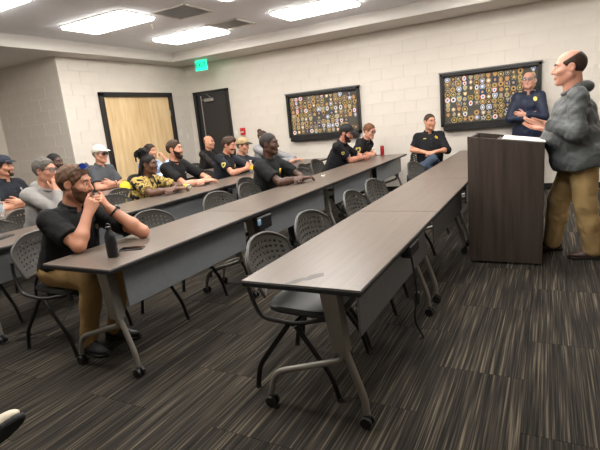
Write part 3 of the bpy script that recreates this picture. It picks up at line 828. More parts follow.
def rotz(a): return np.array([[cos(a), -sin(a), 0], [sin(a), cos(a), 0], [0, 0, 1.]])
def roty(a): return np.array([[cos(a), 0, sin(a)], [0, 1, 0], [-sin(a), 0, cos(a)]])
def rotx(a): return np.array([[1, 0, 0], [0, cos(a), -sin(a)], [0, sin(a), cos(a)]])
class Head:
    """head frame: origin at mid-head, x forward, y left, z up"""
    def __init__(s, c, yaw, pitch=0, roll=0, sc=1.0, fat=0, jaw=1.0):
        s.c = np.array(c, float); s.R = rotz(R_(yaw)) @ roty(R_(pitch)) @ rotx(R_(roll)); s.k = sc; s.fat = fat; s.jaw = jaw
    def p(s, x, y, z): return s.c+s.R @ (np.array([x, y, z])*s.k)
    def cranium(s, S, off=0, k=.02):
        S.el(s.p(-.014, 0, .032), np.array([.101, .078, .092])*s.k+off, s.R, k=k)
    def add(s, S):
        K = s.k; f = s.fat
        s.cranium(S)
        S.el(s.p(.026, 0, -.030), np.array([.068, .062+f, .088])*K, s.R, k=.03)
        for y in (-1, 1):
            S.rc(s.p(-.005, y*(.052+f), -.055), s.p(.066, y*.014, -.100), .022*K, .018*K, k=.03)
            S.el(s.p(.062, y*.038, -.022), np.array([.030, .028+f*.7, .026])*K, s.R, k=.02)
        S.rc(s.p(.074, -.01, -.100), s.p(.074, .01, -.100), .018*K*s.jaw, k=.02)
        S.rc(s.p(.078, -.036, .030), s.p(.078, .036, .030), .013*K, k=.02)
        for y in (-1, 1): S.el(s.p(.098, y*.032, .008), np.array([.012, .017, .012])*K, s.R, k=.014, sub=True)
        for y in (-1, 1): S.el(s.p(.079, y*.032, .008), np.array([.0135, .0165, .0125])*K, s.R, k=.005)
        S.rc(s.p(.088, 0, .018), s.p(.112, 0, -.026), .0085*K, .0125*K, k=.012)
        for y in (-1, 1): S.rc(s.p(.098, y*.011, -.029), s.p(.092, y*.013, -.029), .0085*K, k=.008)
        S.rc(s.p(.089, -.018, -.060), s.p(.089, .018, -.060), .0075*K, k=.006); S.rc(s.p(.094, -.006, -.060), s.p(.094, .006, -.060), .0065*K, k=.006)
        S.rc(s.p(.089, -.014, -.072), s.p(.089, .014, -.072), .0085*K, k=.006)
        for y in (-1, 1):
            Re = s.R @ rotz(y*-.35)
            S.el(s.p(-.008, y*(.077+f*.5), .0), np.array([.024, .010, .034])*K, Re, k=.008)
            S.el(s.p(-.002, y*(.086+f*.5), .004), np.array([.012, .007, .020])*K, Re, k=.005, sub=True)
    def parts(s, root, o0, skin, hair=None, hair_m=None, beard=None, beard_m=None, brow_m=None, eye_m='#3a2a1c', lip_m=None, res=.006):
        """hair, beard, brows, lips, eyes as children"""
        base = SDF(); s.add(base)
        loc = lambda me, n: link(n, me, root)
        K = s.k
        def offs(S): 
            S2 = SDF(); S2.ops = list(S.ops); return S2
        def shift(S): return S
        if hair:
            g = SDF()
            t = dict(short=.009, buzz=.0045, full=.015, bald=.003, horseshoe=.006, updo=.010, bun=.009, part=.014)[hair]
            s.cranium(g, t*K)
            if hair in ('full', 'part'): g.el(s.p(.02, .015, .10), np.array([.075, .065, .032])*K, s.R, k=.03)
            n = s.R @ nrm([.84, 0, -.54]); cc = .026
            g.cut(s.p(0, 0, 0)+n*cc*K, n, k=.016)
            n = s.R @ nrm([.48, 0, -.88]); g.cut(s.p(0, 0, 0)+n*.022*K, n, k=.014)
            if hair in ('horseshoe', 'bald'): g.cut(s.p(0, 0, .075 if hair == 'horseshoe' else .03), s.R @ V3(.55, 0, 1), k=.012)
            for y in (-1, 1): g.el(s.p(.0, y*.085, -.002), np.array([.026, .02, .036])*K, s.R, k=.004, sub=True)
            if hair in ('short', 'full', 'part'): g.wav(.002, 130, 3, dirs=s.R @ V3(0, 1, .3))
            if hair == 'bun': g.el(s.p(-.085, .0, .115), np.array([.045, .05, .045])*K, s.R, k=.02)
            loc(mesh_sdf('hair', g, res, hair_m), 'hair')
            if hair == 'updo':
                b = MB(); rg = random.Random(4)
                for i in range(46):
                    a = rg.uniform(0, 2*pi); q = rg.uniform(.2, 1)
                    p0 = s.p(-.03+.03*cos(a), .03*sin(a), .11); p1 = s.p(-.06+.075*q*cos(a)-.02, .085*q*sin(a), .17+.05*(1-q)); p2 = s.p(-.075+.10*q*cos(a)-.02, .10*q*sin(a), .10-.07*q*rg.random())
                    b.tube([p0, (p0+p1)/2+s.R @ V3(0, 0, .02), p1, (p1+p2)/2+s.R @ V3(-.015, 0, .012), p2], .0085*K, 5)
                for i in range(22):
                    a = R_(110+140*i/21); p0 = s.p(-.014+.1*cos(a), .08*sin(a), .05); p1 = s.p(-.02+.115*cos(a), .095*sin(a), -.05); p2 = s.p(-.025+.115*cos(a)+rg.uniform(-.02, .02), .1*sin(a), -.13-rg.random()*.05)
                    b.tube([p0, p1, p2], .0075*K, 5)
                b.build('braids', hair_m, root, True)
        if beard:
            g = SDF(); th = {'full': .0048, 'stubble': .003, 'goatee': .005, 'must': .004}[beard]
            for o in base.ops[:8]: g.ops.append(o)
            if beard == 'goatee' : g.ops = base.ops[:2]+[base.ops[6]]+[o for o in base.ops[6:7]]
            g.shell(th*K)
            if beard == 'must':
                g.cut(s.p(0, 0, -.040), s.R @ V3(0, 0, 1)); g.cut(s.p(0, 0, -.057), s.R @ V3(0, 0, -1)); g.cut(s.p(.07, 0, 0), s.R @ V3(-1, 0, 0))
            else:
                g.cut(s.p(.02, 0, -.002), s.R @ V3(.55, 0, 1), k=.014); g.cut(s.p(.004 if beard != 'goatee' else .055, 0, 0), s.R @ V3(-1, 0, -.25), k=.014)
                g.el(s.p(.100, 0, -.067), np.array([.022, .022, .009])*K, s.R, k=.005, sub=True)
            g.wav(.001, 160, 5)
            loc(mesh_sdf('beard', g, min(res, .0055), beard_m), 'beard')
        if brow_m:
            for y in (-1, 1):
                b = MB(); b.tube([s.p(.0975, y*.013, .030), s.p(.0955, y*.032, .036), s.p(.084, y*.052, .030)], [.0032*K, .0042*K, .0025*K], 6); b.build('eyebrow', brow_m, root, True)
        if lip_m:
            b = MB(); b.tube([s.p(.0905, -.023, -.066), s.p(.0985, -.008, -.061), s.p(.0995, 0, -.063), s.p(.0985, .008, -.061), s.p(.0905, .023, -.066)], [.002*K, .0042*K, .004*K, .0042*K, .002*K], 6)
            b.tube([s.p(.0905, -.022, -.067), s.p(.0975, 0, -.0725), s.p(.0905, .022, -.067)], [.002*K, .0050*K, .002*K], 6); b.build('lips', lip_m, root, True)
        for y in (-1, 1):
            e = link('eye', eye_mesh(), root, s.p(.0815, y*.032, .008)); e.rotation_euler = Matrix(s.R.tolist()).to_euler(); e.scale = (K, K, K)
            i = link('iris', iris_mesh(eye_m), e)
    def glasses(s, root, m, lens_m, z=.008, x=.108, tilt=0, wide=1):
        b = MB(); Rl = lambda p: s.p(*p)
        def loop(y0):
            pts = []
            for i in range(20):
                a = 2*pi*i/20; ca, sa = cos(a), sin(a); q = (abs(ca)**4+abs(sa)**4)**-.25
                yy, zz = y0+.026*wide*q*ca, z+.019*wide*q*sa
                pts.append(V3(x-.9*yy*yy*4-tilt*(zz-z), yy, zz))
            return pts
        g = empty('glasses', (0, 0, 0)); g.parent = root
        for y in (-1, 1):
            lp = loop(y*.033); b.tube([Rl(p) for p in lp], .0021, 6, close=True)
            l = MB(); c = sum(lp)/len(lp); vs = [Rl(c)]+[Rl(p) for p in lp]; l.add(vs+[v-s.R[:, 0]*.0015 for v in vs], [(0, 1+i, 1+(i+1) % 20) for i in range(20)]+[(21, 22+(i+1) % 20, 22+i) for i in range(20)])
            l.build('lens', lens_m, g)
            b.tube([Rl((x-.014, y*.058*wide, z+.008)), Rl((.03, y*.082, z+.01)), Rl((-.012, y*.085, z+.006)), Rl((-.03, y*.082, z-.02))], .002, 6)
        b.tube([Rl((x, -.008, z+.004)), Rl((x+.002, 0, z+.007)), Rl((x, .008, z+.004))], .002, 6)
        b.build('frame', m, g, True)
    def cap(s, root, m, visor_m, res=.007, tilt=0):
        g = SDF(); s.cranium(g, .016*s.k); g.el(s.p(-.008, 0, .085), np.array([.098, .084, .062])*s.k, s.R, k=.03); n = s.R @ V3(.10, 0, -1); g.cut(s.p(.0, 0, .045), n)
        g.rc(s.p(-.01, 0, .146), s.p(-.01, 0, .149), .008, k=.003)
        c = link('cap', mesh_sdf('cap', g, res, m), root)
        v = SDF(); v.el(s.p(.108, 0, .046), np.array([.085, .078, .03])*s.k, s.R @ roty(.12)); i = SDF(); i.el(s.p(.106, 0, .038), np.array([.10, .084, .031])*s.k, s.R @ roty(.12))
        v.grp(i, .002, True); v.cut(s.p(.055, 0, 0), -s.R[:, 0])
        link('visor', mesh_sdf('visor', v, .0045, visor_m), c)
        return c
_EY = {}
def eye_mesh():
    if 'e' not in _EY:
        b = MB(); prof = []
        b.lathe([(.0125*sin(a), -.0125*cos(a)) for a in [.15+i*(pi-.3)/7 for i in range(8)]], n=12); _EY['e'] = b.mesh('eye', mat('eye_white', '#d8d2c8', .25), True)
        _EY['e'].transform(Matrix.Diagonal((1, 1.1, .62, 1)))
    return _EY['e']
def iris_mesh(h):
    if h not in _EY:
        b = MB(); b.lathe([(.0062, .0), (.0055, .0022), (.002, .003)], (0, 0, 0), 10, Matrix.Rotation(pi/2, 3, 'Y')); me = b.mesh('iris', mat('iris_'+h[1:], h, .2), True); me.transform(Matrix.Translation((.0108, 0, 0))); _EY[h] = me
    return _EY[h]

def hand(S, side, W, x, z, curl=(25, 30, 20), spread=4, thumb=(.55, .75, -.25), sc=1.0, k=.007):
    """side +1 left / -1 right; W wrist; x towards the fingers; z back of the hand"""
    x = nrm(x); z = np.array(z, float); z = nrm(z-x*(z @ x)); y = np.cross(z, x); R = np.stack([x, y*(-side), z], 1)   # second column = thumb side
    P = lambda a: np.array(W)+R @ (np.array(a)*sc)
    kn = [(.088, .031, .002), (.092, .010, .005), (.087, -.011, .003), (.078, -.031, -.002)]
    ln = [(.043, .026, .021), (.048, .030, .022), (.044, .028, .021), (.034, .021, .019)]
    for i, q in enumerate(kn):
        S.rc(P((.004, q[1]*.55, 0)), P(q), .0155*sc, .0115*sc, k=.012 if i else .014)
    S.rc(P((-.03, 0, 0)), P((.02, 0, 0)), .026*sc, .024*sc, k=.02, flat=(R[:, 2], .72))
    lo = []
    cv = curl if isinstance(curl[0], (list, tuple)) else [curl]*4
    for i, q in enumerate(kn):
        p = P(q); a = 0; sp = R_(spread*(1.5-i)); c = cv[i]; r = [.0098, .0100, .0096, .0085][i]*sc
        for j in range(3):
            a += R_(c[j]); d = R @ V3(cos(a)*cos(sp), cos(a)*sin(sp), -sin(a)); n_ = p+d*ln[i][j]*sc
            S.rc(p, n_, r*(1-.09*j), r*(1-.09*(j+1)), k=.0035); p = n_
    t = nrm(thumb); p0 = P((.018, .022, -.006)); p1 = p0+R @ V3(*t)*.045*sc; t2 = nrm(V3(t[0]+.35, t[1]-.15, t[2]-.1)); p2 = p1+R @ t2*.033*sc; t3 = nrm(t2+V3(.25, -.15, -.1)); p3 = p2+R @ t3*.027*sc
    S.rc(p0, p1, .0155*sc, .0125*sc, k=.012); S.rc(p1, p2, .0115*sc, .0108*sc, k=.004); S.rc(p2, p3, .0105*sc, .0085*sc, k=.004)
    c = P((.07, 0, -.01)); return c

def ik(S0, W, pole, a, b):
    S0, W = np.array(S0), np.array(W); d = W-S0; L = np.linalg.norm(d)
    if L > (a+b)*.985: f = L/((a+b)*.985); a, b = a*f, b*f
    n = d/max(L, 1e-6); h = (a*a-b*b+L*L)/(2*L); q = math.sqrt(max(0, a*a-h*h)); pl = np.array(pole, float); pl = nrm(pl-n*(pl @ n)); return S0+n*h+pl*q

_SHOE = {}
def shoe_meshes(um, sm):
    """shoe frame: origin at the ankle joint (0.09 above the sole), x towards the toe"""
    if um.name not in _SHOE:
        g = SDF(); g.rc((-.045, 0, -.05), (-.02, 0, .005), .036, .040, k=.02); g.el((.075, 0, -.060), (.115, .045, .034), k=.03); g.el((.02, 0, -.035), (.075, .038, .045), k=.03); g.cut((0, 0, -.072), (0, 0, -1)); g.cut((0, 0, .02), (-.25, 0, 1))
        q = SDF(); q.el((.12, 0, -.08), (.075, .049, .06), k=.03); q.el((-.03, 0, -.08), (.06, .041, .06), k=.06); q.rc((-.03, 0, -.08), (.12, 0, -.08), .04, .045, k=.02); q.cut((0, 0, -.068), (0, 0, 1)); q.cut((0, 0, -.09), (0, 0, -1), k=.003)
        lc = MB()
        for i in range(4): lc.tube([(.035+.018*i, -.026, -.022-.007*i), (.04+.018*i, 0, -.012-.0075*i), (.035+.018*i, .026, -.022-.007*i)], .0028, 5)
        _SHOE[um.name] = (mesh_sdf('shoe', g, .008, um), mesh_sdf('sole', q, .008, sm), lc.mesh('laces', sm))
    return _SHOE[um.name]

def star_mesh(r, m, n=5, t=.004):
    b = MB(); b.prism([(r*(1 if i % 2 == 0 else .5)*sin(pi*i/n), r*(1 if i % 2 == 0 else .5)*cos(pi*i/n)) for i in range(2*n)][::-1], -.006, t); b.lathe([(r*.35, t), (r*.3, t*1.4)], n=10); return b.mesh('badge', m)
def oriented(o, p, n, up=(0, 0, 1), pre=None, sc=None):
    z = Vector(n).normalized(); up = Vector(up); x = up.cross(z).normalized(); y = z.cross(x); M = Matrix((x, y, z)).transposed().to_4x4(); M.translation = Vector(p)
    if pre is not None: M = M @ pre
    if sc: M = M @ Matrix.Diagonal((sc, sc, sc, 1))
    o.matrix_local = M

def cloth(name, hx, rough):
    M = mat(name, hx, rough, vary=.08, scale=7, spec=.3); N, L = M.node_tree.nodes, M.node_tree.links; b = N['Principled BSDF']
    if b.inputs['Normal'].links: return M
    tc = N.new('ShaderNodeTexCoord'); n1 = N.new('ShaderNodeTexNoise'); n1.inputs['Scale'].default_value = 11; n1.inputs['Detail'].default_value = 3; n1.inputs['Distortion'].default_value = .8
    L.new(tc.outputs['Object'], n1.inputs['Vector']); bp = N.new('ShaderNodeBump'); bp.inputs['Strength'].default_value = .65 if rough < .6 else .4; bp.inputs['Distance'].default_value = .025
    L.new(n1.outputs[0], bp.inputs['Height']); L.new(bp.outputs[0], b.inputs['Normal']); return M

def person(label, pel, head, hyaw, hpitch=0, hroll=0, cyaw=0, skin='#c58f72', girth=0, top='tee', top_c='#1c1c1e', sleeve='short', pants_c='#2a2b30', shoe_c='#151515', sole_c='#101010',
           L=None, Rr=None, legs=None, hair='short', hair_c='#4a3524', beard=None, beard_c=None, hsc=1.0, hfat=.0, glasses=None, cap=None, res=.016, hres=.0072, hand_res=.0066, cres=.0115, eye='#3b2a1d',
           badges=(), watch=None, collar=None, sw=.185, wav=.0035, hem=None, pants_loose=0, name='person', top_m=None, neck_r=.058, seatz=None, lips=True, group=None, emblem=None, aw=1.0, sgirth=0, only=None):
    pel, hc = np.array(pel, float), np.array(head, float); root0 = np.array([pel[0], pel[1], 0.])
    root = tag(empty(name, tuple(root0)), label, 'person', group)
    o0 = root0; A = lambda p: np.array(p, float)-o0
    sk = mat('skin_'+skin[1:], skin, .52, vary=.06, scale=14, bump=.08, bscale=260)
    pel, hc = A(pel), A(hc)
    H = Head(hc, hyaw, hpitch, hroll, hsc, hfat)
    nb = H.p(-.030, 0, -.15)                     # base of the neck
    # keep the neck base on a believable line between head and hips
    up = nrm(nb-pel); f0 = V3(cos(R_(cyaw)), sin(R_(cyaw)), 0); fwd = nrm(f0-up*(f0 @ up)); lft = np.cross(up, fwd); Rc = np.stack([fwd, lft, up], 1)
    TLn = np.linalg.norm(nb-pel); q = lambda x, y, z: pel+Rc @ V3(x, y, z*TLn)
    sh = {s: nb-up*.078+lft*s*(sw-.012)-fwd*.005 for s in (1, -1)}
    B = SDF()
    def torso(S, off, g=0):
        S.el(q(0, 0, .02), (.125+off+g*.5, .172+off+g*.6, .13+off), Rc, k=.05)
        S.el(q(.015+g*.5, 0, .30), (.115+off+g*1.15, .155+off+g, .17+off), Rc, k=.07)
        S.el(q(.012+g*.1, 0, .60), (.118+off+g*.45, .168+off+g*.5, .165+off), Rc, k=.07)
        S.rc(sh[1]-up*.012, sh[-1]-up*.012, .050+off, k=.05)
        for s in (1, -1): S.rc(nb-up*.035+lft*s*.03, sh[s]+up*.004, .034+off, .044+off, k=.035)
    torso(B, -.010, girth)
    B.rc(H.p(-.022, 0, -.055), nb-up*.03, neck_r*hsc, (neck_r+.004)*hsc, k=.03)
    H.add(B)
    # arms
    fine = [(hc-.135*hsc, hc+.155*hsc, hres)]
    arms = {}
    TM = top_m or cloth('cloth_'+top+top_c[1:], top_c, .55 if top == 'jacket' else .85)
    G = SDF(); torso(G, .012, girth)
    hcs = {}
    for s, a in ((1, L), (-1, Rr)):
        a = dict(a or {}); S0 = sh[s]
        if 'w' in a: W = A(a['w'])
        elif 'cw' in a: W = q(*a['cw'])
        else: W = q(.20, s*.10, .12)
        E = A(a['e']) if 'e' in a else q(*a['ce']) if 'ce' in a else ik(S0, W, Rc @ V3(*a.get('pole', (-.4, s*.6, -.6))), .29, .255)
        arms[s] = (S0, E, W)
        B.rc(S0, E, .050*aw, .041*aw, k=.03); mid = E+(W-E)*.32
        B.rc(E, mid, .040*aw, .042*aw, k=.02); B.rc(mid, W, .042*aw, .0275*aw, k=.02)
        d = nrm(W-E); hx = Rc @ V3(*a['chx']) if 'chx' in a else np.array(a.get('hx', d), float); hz = Rc @ V3(*a['chz']) if 'chz' in a else np.array(a.get('hz', (0, 0, 1)), float)
        c = hand(B, s, W+d*.012, hx, hz, a.get('curl', (30, 35, 20)), a.get('spread', 3), a.get('thumb', (.6, .7, -.3)), a.get('sc', 1.0)*.97)
        hcs[s] = c
        fine.append((c-.10, c+.10, hand_res))
        sl = a.get('sleeve', sleeve)
        g = SDF()
        if sl == 'short':
            e_ = S0+(E-S0)*.72; g.rc(S0, e_, .060*aw+sgirth, .064*aw+sgirth, k=.02); g.cut(e_, E-S0, k=.008); G.grp(g, .035)
        elif sl == 'long':
            g2 = SDF(); g2.rc(E, W-d*.01, .056*aw+sgirth, .042*aw+sgirth*.6, k=.025); g2.cut(W-d*.012, d, k=.008); g.rc(S0, E, .061*aw+sgirth, .056*aw+sgirth, k=.03); g.grp(g2, .025); G.grp(g, .035)
        elif sl == 'half':
            e_ = E+(W-E)*.12; g2 = SDF(); g2.rc(E, e_, .056*aw, .055*aw, k=.02); g2.cut(e_, d, k=.008); g.rc(S0, E, .061*aw, .058*aw, k=.03); g.grp(g2, .02); G.grp(g, .03)
    # trunk opening at the neck
    if hem is None: hem = -.06
    else: G.el(pel+V3(0, 0, -.04), (.165+girth*.6+pants_loose, .205+girth*.65+pants_loose, .20), rotz(R_(cyaw)), k=.06)
    G.cut(q(0, 0, hem/TLn), -up, k=.01)
    sd = sum(map(ord, label)) % 1000
    if wav: G.wav(wav, 34, sd); G.wav(wav*.55, 85, sd+1)
    ck = SDF(); ck.rc(nb-up*.02, H.p(-.022, 0, -.02), .064*hsc, .066*hsc); G.grp(ck, .012, True)
    # legs
    py = R_(cyaw); lf = {}
    T = SDF(); T.el(pel+V3(0, 0, -.01), (.15+girth*.5, .185+girth*.6, .12), rotz(py), k=.05)
    if legs is None: legs = {}
    for s in (1, -1):
        l = legs.get(s, {}); fwd0 = rotz(py) @ V3(1, s*.12, 0)
        Hp = pel+rotz(py) @ V3(.0, s*.095, -.03)
        Kn = A(l['k']) if 'k' in l else Hp+nrm(fwd0)*.43+V3(0, 0, -.03)
        An = A(l['a']) if 'a' in l else np.array([*(Kn+rotz(py) @ V3(.02, 0, 0))[:2], .095])
        lf[s] = (Hp, Kn, An, np.array(l.get('t', rotz(py) @ V3(1, s*.2, 0)), float), l.get('up', (0, 0, 1)))
        B.rc(Hp, Kn, .07, .05, k=.03); B.rc(Kn, An, .05, .036, k=.02)
        T.rc(Hp, Kn, .092+girth*.3, .068+pants_loose, k=.045); sh_m = Kn+(An-Kn)*.4
        T.rc(Kn, sh_m, .066+pants_loose, .064+pants_loose, k=.03); T.rc(sh_m, An, .064+pants_loose, .054+pants_loose, k=.03)
        T.cut(An+nrm(An-Kn)*.015, An-Kn, k=.006) if False else None
    T.wav(.004, 28, 11); T.wav(.0025, 75, 12)
    body = link('body', mesh_sdf('body', B, res, sk, fine), root)
    shirt = link(dict(tee='t_shirt', polo='polo_shirt', jacket='jacket', hoodie='hoodie', uniform='uniform_shirt', blouse='blouse', shirt='shirt').get(top, top), mesh_sdf('shirt', G, cres, TM), root)
    pm = cloth('trousers_'+pants_c[1:], pants_c, .85)
    link('trousers', mesh_sdf('trousers', T, max(cres*1.25, .012), pm), root)
    um, sm = mat('shoe_'+shoe_c[1:], shoe_c, .5, vary=.08), mat('sole_'+sole_c[1:], sole_c, .7)
    for s in (1, -1):
        me, so, lc = shoe_meshes(um, sm); Hp, Kn, An, t, upv = lf[s]
        z = nrm(upv); x = np.array(t, float); x = nrm(x-z*(x @ z)); M = Matrix(np.stack([x, np.cross(z, x), z], 1).tolist()).to_4x4(); M.translation = Vector(An)
        o = link('shoe', me, root); o.matrix_local = M; link('sole', so, o); link('laces', lc, o)
    # collar
    col = collar if collar is not None else dict(polo='fold', uniform='fold', shirt='fold', hoodie='hood', jacket='stand', tee='rib', blouse='rib').get(top)
    c0 = nb+up*.008; Cn = H.p(-.024, 0, -.10); ax = nrm(Cn-nb)
    cf = nrm(fwd-ax*(fwd @ ax)); cl = np.cross(ax, cf)
    def ring(r, h, a0=-pi, a1=pi, n=16, dip=0, dx=0): return [nb+ax*(h-dip*(.5+.5*cos(a)))+(cf*(cos(a)*r+dx)+cl*sin(a)*r) for a in [a0+(a1-a0)*i/n for i in range(n+1)]]
    C = SDF()
    if col == 'rib':
        P = ring(.066*hsc, .012, dip=.03)
        for i in range(len(P)-1): C.rc(P[i], P[i+1], .009, k=.006)
    elif col == 'fold':
        P = ring(.068*hsc, .022, R_(28), R_(332), dip=.022); Q = ring(.083*hsc, -.004, R_(34), R_(326), dip=.045)
        for i in range(len(P)-1): C.rc(P[i], P[i+1], .008, k=.006); C.rc(Q[i], Q[i+1], .007, k=.010); C.rc((P[i]+Q[i])/2, (P[i+1]+Q[i+1])/2, .008, k=.012)
        for P_, Q_ in ((P[0], Q[0]), (P[-1], Q[-1])): C.rc(P_, Q_+cf*.02-ax*.03, .008, .006, k=.01)
    elif col == 'stand':
        for h in (-.008, .010, .026):
            P = ring((.066+.10*max(0, .012-h))*hsc, h, R_(20), R_(340), dip=.03)
            for i in range(len(P)-1): C.rc(P[i], P[i+1], .0085, k=.012)
    elif col == 'hood':
        P = ring(.076*hsc, .020, dip=.055); Q = ring(.080*hsc, -.002, R_(95), R_(265), dx=-.010)
        for i in range(len(P)-1): wq = .5-.5*cos(-pi+2*pi*i/16); C.rc(P[i], P[i+1], .0095+.006*wq, k=.015)
        for i in range(len(Q)-1):
            w_ = sin(pi*i/(len(Q)-1)); C.rc(Q[i]-ax*.012*w_-cf*.012*w_, Q[i+1]-ax*.012*w_-cf*.012*w_, .012+.018*w_, k=.03)
        C.wav(.003, 45, 2)
    if C.ops: link('hood' if col == 'hood' else 'collar', mesh_sdf('collar', C, .006 if cres > .008 else .005, TM), root)
    if top in ('polo', 'shirt', 'uniform') and emblem != 'none':
        for i in range(3 if top == 'polo' else 5):
            p, n = G.surf(q(.4, 0, .80-.085*i), -fwd)
            if p is not None:
                o = MB().lathe([(.0055, 0), (.005, .003)], n=8).build('button', mat('button_dark', '#3a3836', .4), root); oriented(o, p, n)
    # head details
    hm = mat('hair_'+hair_c[1:], hair_c, .65, vary=.25, scale=60, bump=.4, bscale=220, spec=.3)
    bm = mat('hair_'+(beard_c or hair_c)[1:], beard_c or hair_c, .7, vary=.25, scale=60, bump=.4, bscale=220, spec=.3)
    c = lin(skin); lipc = mat('lips_'+skin[1:], skin, .45)
    lipc.node_tree.nodes['Principled BSDF'].inputs['Base Color'].default_value = (c[0]*.78, c[1]*.52, c[2]*.52, 1)
    H.parts(root, o0, sk, hair, hm, beard, bm, bm if hair != 'none' else None, eye, lipc if lips else None, res=hres)
    if glasses: H.glasses(root, glasses[0], glasses[1])
    if cap: H.cap(root, cap[0], cap[1])
    if watch:
        for s in (watch if isinstance(watch, (list, tuple)) else [watch]):
            S0, E, W = arms[s]; d = nrm(W-E); p = W-d*.035; b = MB(); a = nrm(np.cross(d, V3(.3, .2, 1))); b2 = np.cross(d, a)
            b.tube([p+.034*aw*(a*cos(t)+b2*sin(t)) for t in [2*pi*i/16 for i in range(16)]], .0075, 6, close=True)
            wt = b.build('watch', M_BLACK, root, True); az = nrm(V3(0, 0, 1)-d*d[2]); o = MB().lathe([(.019, 0), (.019, .008), (.016, .010)], n=12).build('watch_face', mat('watch_glass', '#20242a', .15), wt); oriented(o, p+az*.036*aw, az, d)
    for (kind, x, y, z, sz, hx) in badges:      # chest frame: y left, z fraction of the trunk
        m_ = mat('badge_'+hx[1:], hx, .45, metal=.2)
        if kind.startswith('sleeve'):
            s = 1 if kind.endswith('L') else -1; S0, E, W = arms[s]; p0 = S0+(E-S0)*.42; out = nrm(lft*s+fwd*x); p, n = G.surf(p0+out*.25, -out)
            if p is None: continue
            o = link('shoulder_patch', patch_mesh(1, 'black', 'yellow', 'black'), root); oriented(o, p, n, (0, 0, 1), Matrix.Rotation(-pi/2, 4, 'X'), sz); continue
        p, n = G.surf(q(.45, x, z), -fwd)
        if p is None: continue
        if kind == 'star': o = link('badge', star_mesh(sz, m_), root)
        elif kind == 'bar': o = MB().box((0, 0, .002), (sz*2, sz*.5, .004), .001).build('name_tag', m_, root)
        else: o = MB().prism(shape_poly(5, sz), -.008, .006).build('emblem', m_, root)
        oriented(o, p, n)
    return root, dict(G=G, q=q, fwd=fwd, lft=lft, up=up, arms=arms, H=H, o0=o0, hcs=hcs, TM=TM, root=root, sh=sh, nb=nb, T=T)

# ================================================================== THE PEOPLE IN THE ROOM
LENS = mat('clear_lens', '#cfd6d8', .08, trans=.9); GFR = mat('glasses_black', '#17161a', .35)
def seat_for(pel, yaw, label): chair(pel[0]+.02*cos(R_(yaw)), pel[1]+.02*sin(R_(yaw)), yaw, label)
def on_table(r, y, d=0, up=0, o=.0):
    x = XB[r]+d
    return (dict(e=(x+.02, y+.25, .782), w=(x+.16, y+.0+o, .795), hz=(.1, .1, 1), hx=(.25, -1, -.05), curl=(12, 22, 15)),
            dict(e=(x+.02, y-.25, .782), w=(x+.19, y-.02+o, .79+up), hz=(.1, -.1, 1), curl=(20, 30, 20)))
def folded():
    """arms crossed over the chest (trunk frame: forward, left, height fraction)"""
    return (dict(ce=(.16, .235, .36), cw=(.235, -.02, .46), chx=(-.1, -1, .15), chz=(1, -.1, .25), curl=(18, 30, 25)),
            dict(ce=(.17, -.235, .36), cw=(.225, .03, .38), chx=(-.15, 1, .1), chz=(1, .2, .2), curl=(25, 35, 25)))
def clasped(x, y, z=.79):
    return (dict(e=(x-.20, y+.20, .782), w=(x-.05, y+.045, z+.01), hx=(.75, -.65, .15), hz=(.5, .6, .6), curl=(55, 50, 30), thumb=(.7, .5, .2)),
            dict(e=(x-.20, y-.20, .782), w=(x-.05, y-.045, z+.01), hx=(.75, .65, .15), hz=(.5, -.6, .6), curl=(50, 50, 30), thumb=(.7, .5, .2)))

# nearest man, elbows on the second row
p, q = person('bearded man in black polo, blue sunglasses on his head, hands clasped at his mouth', (-3.14, 2.09, .575), (-2.94, 2.15, 1.165), 24, 8, 0, cyaw=8, skin='#bd8468', girth=.035, top='polo', top_c='#121213',
    pants_c='#8f7348', shoe_c='#161514', L=dict(e=(-2.55, 2.32, .785), w=(-2.70, 2.20, .975), hx=(-.02, -.45, .8), hz=(.75, .55, .1), curl=(62, 60, 40), thumb=(.8, .35, .1)),
    Rr=dict(e=(-2.715, 1.92, .785), w=(-2.735, 2.045, .965), hx=(.15, .55, .75), hz=(.75, -.6, .1), curl=(62, 65, 40), thumb=(.8, .35, .1)),
    legs={1: dict(k=(-2.72, 2.21, .53), a=(-2.82, 2.15, .092)), -1: dict(k=(-2.72, 1.97, .53), a=(-2.83, 1.93, .092))}, hair='short', hair_c='#5a402d', beard='full', beard_c='#553a28', hsc=1.06, hfat=.006, watch=1,
    res=.009, hres=.005, hand_res=.0045, cres=.008, sw=.20, aw=1.1, sgirth=.004, badges=[('emblem', .10, 0, .72, .02, '#c9c5bc')])
H = q['H']
H_ = mat('mirror_blue_lens', '#1f3fa8', .08, metal=.85); g0 = Head(H.c, 24, -52, 0, 1.06); g0.c = H.c+H.R @ V3(.012, 0, .052); g0.R = H.R @ roty(R_(-42))
g0.glasses(p, GFR, H_, z=.012, x=.104, wide=1.12)
p.children[-1].name = 'sunglasses'
seat_for((-3.14, 2.09), 4, 'grey perforated-back chair under the man with blue sunglasses')

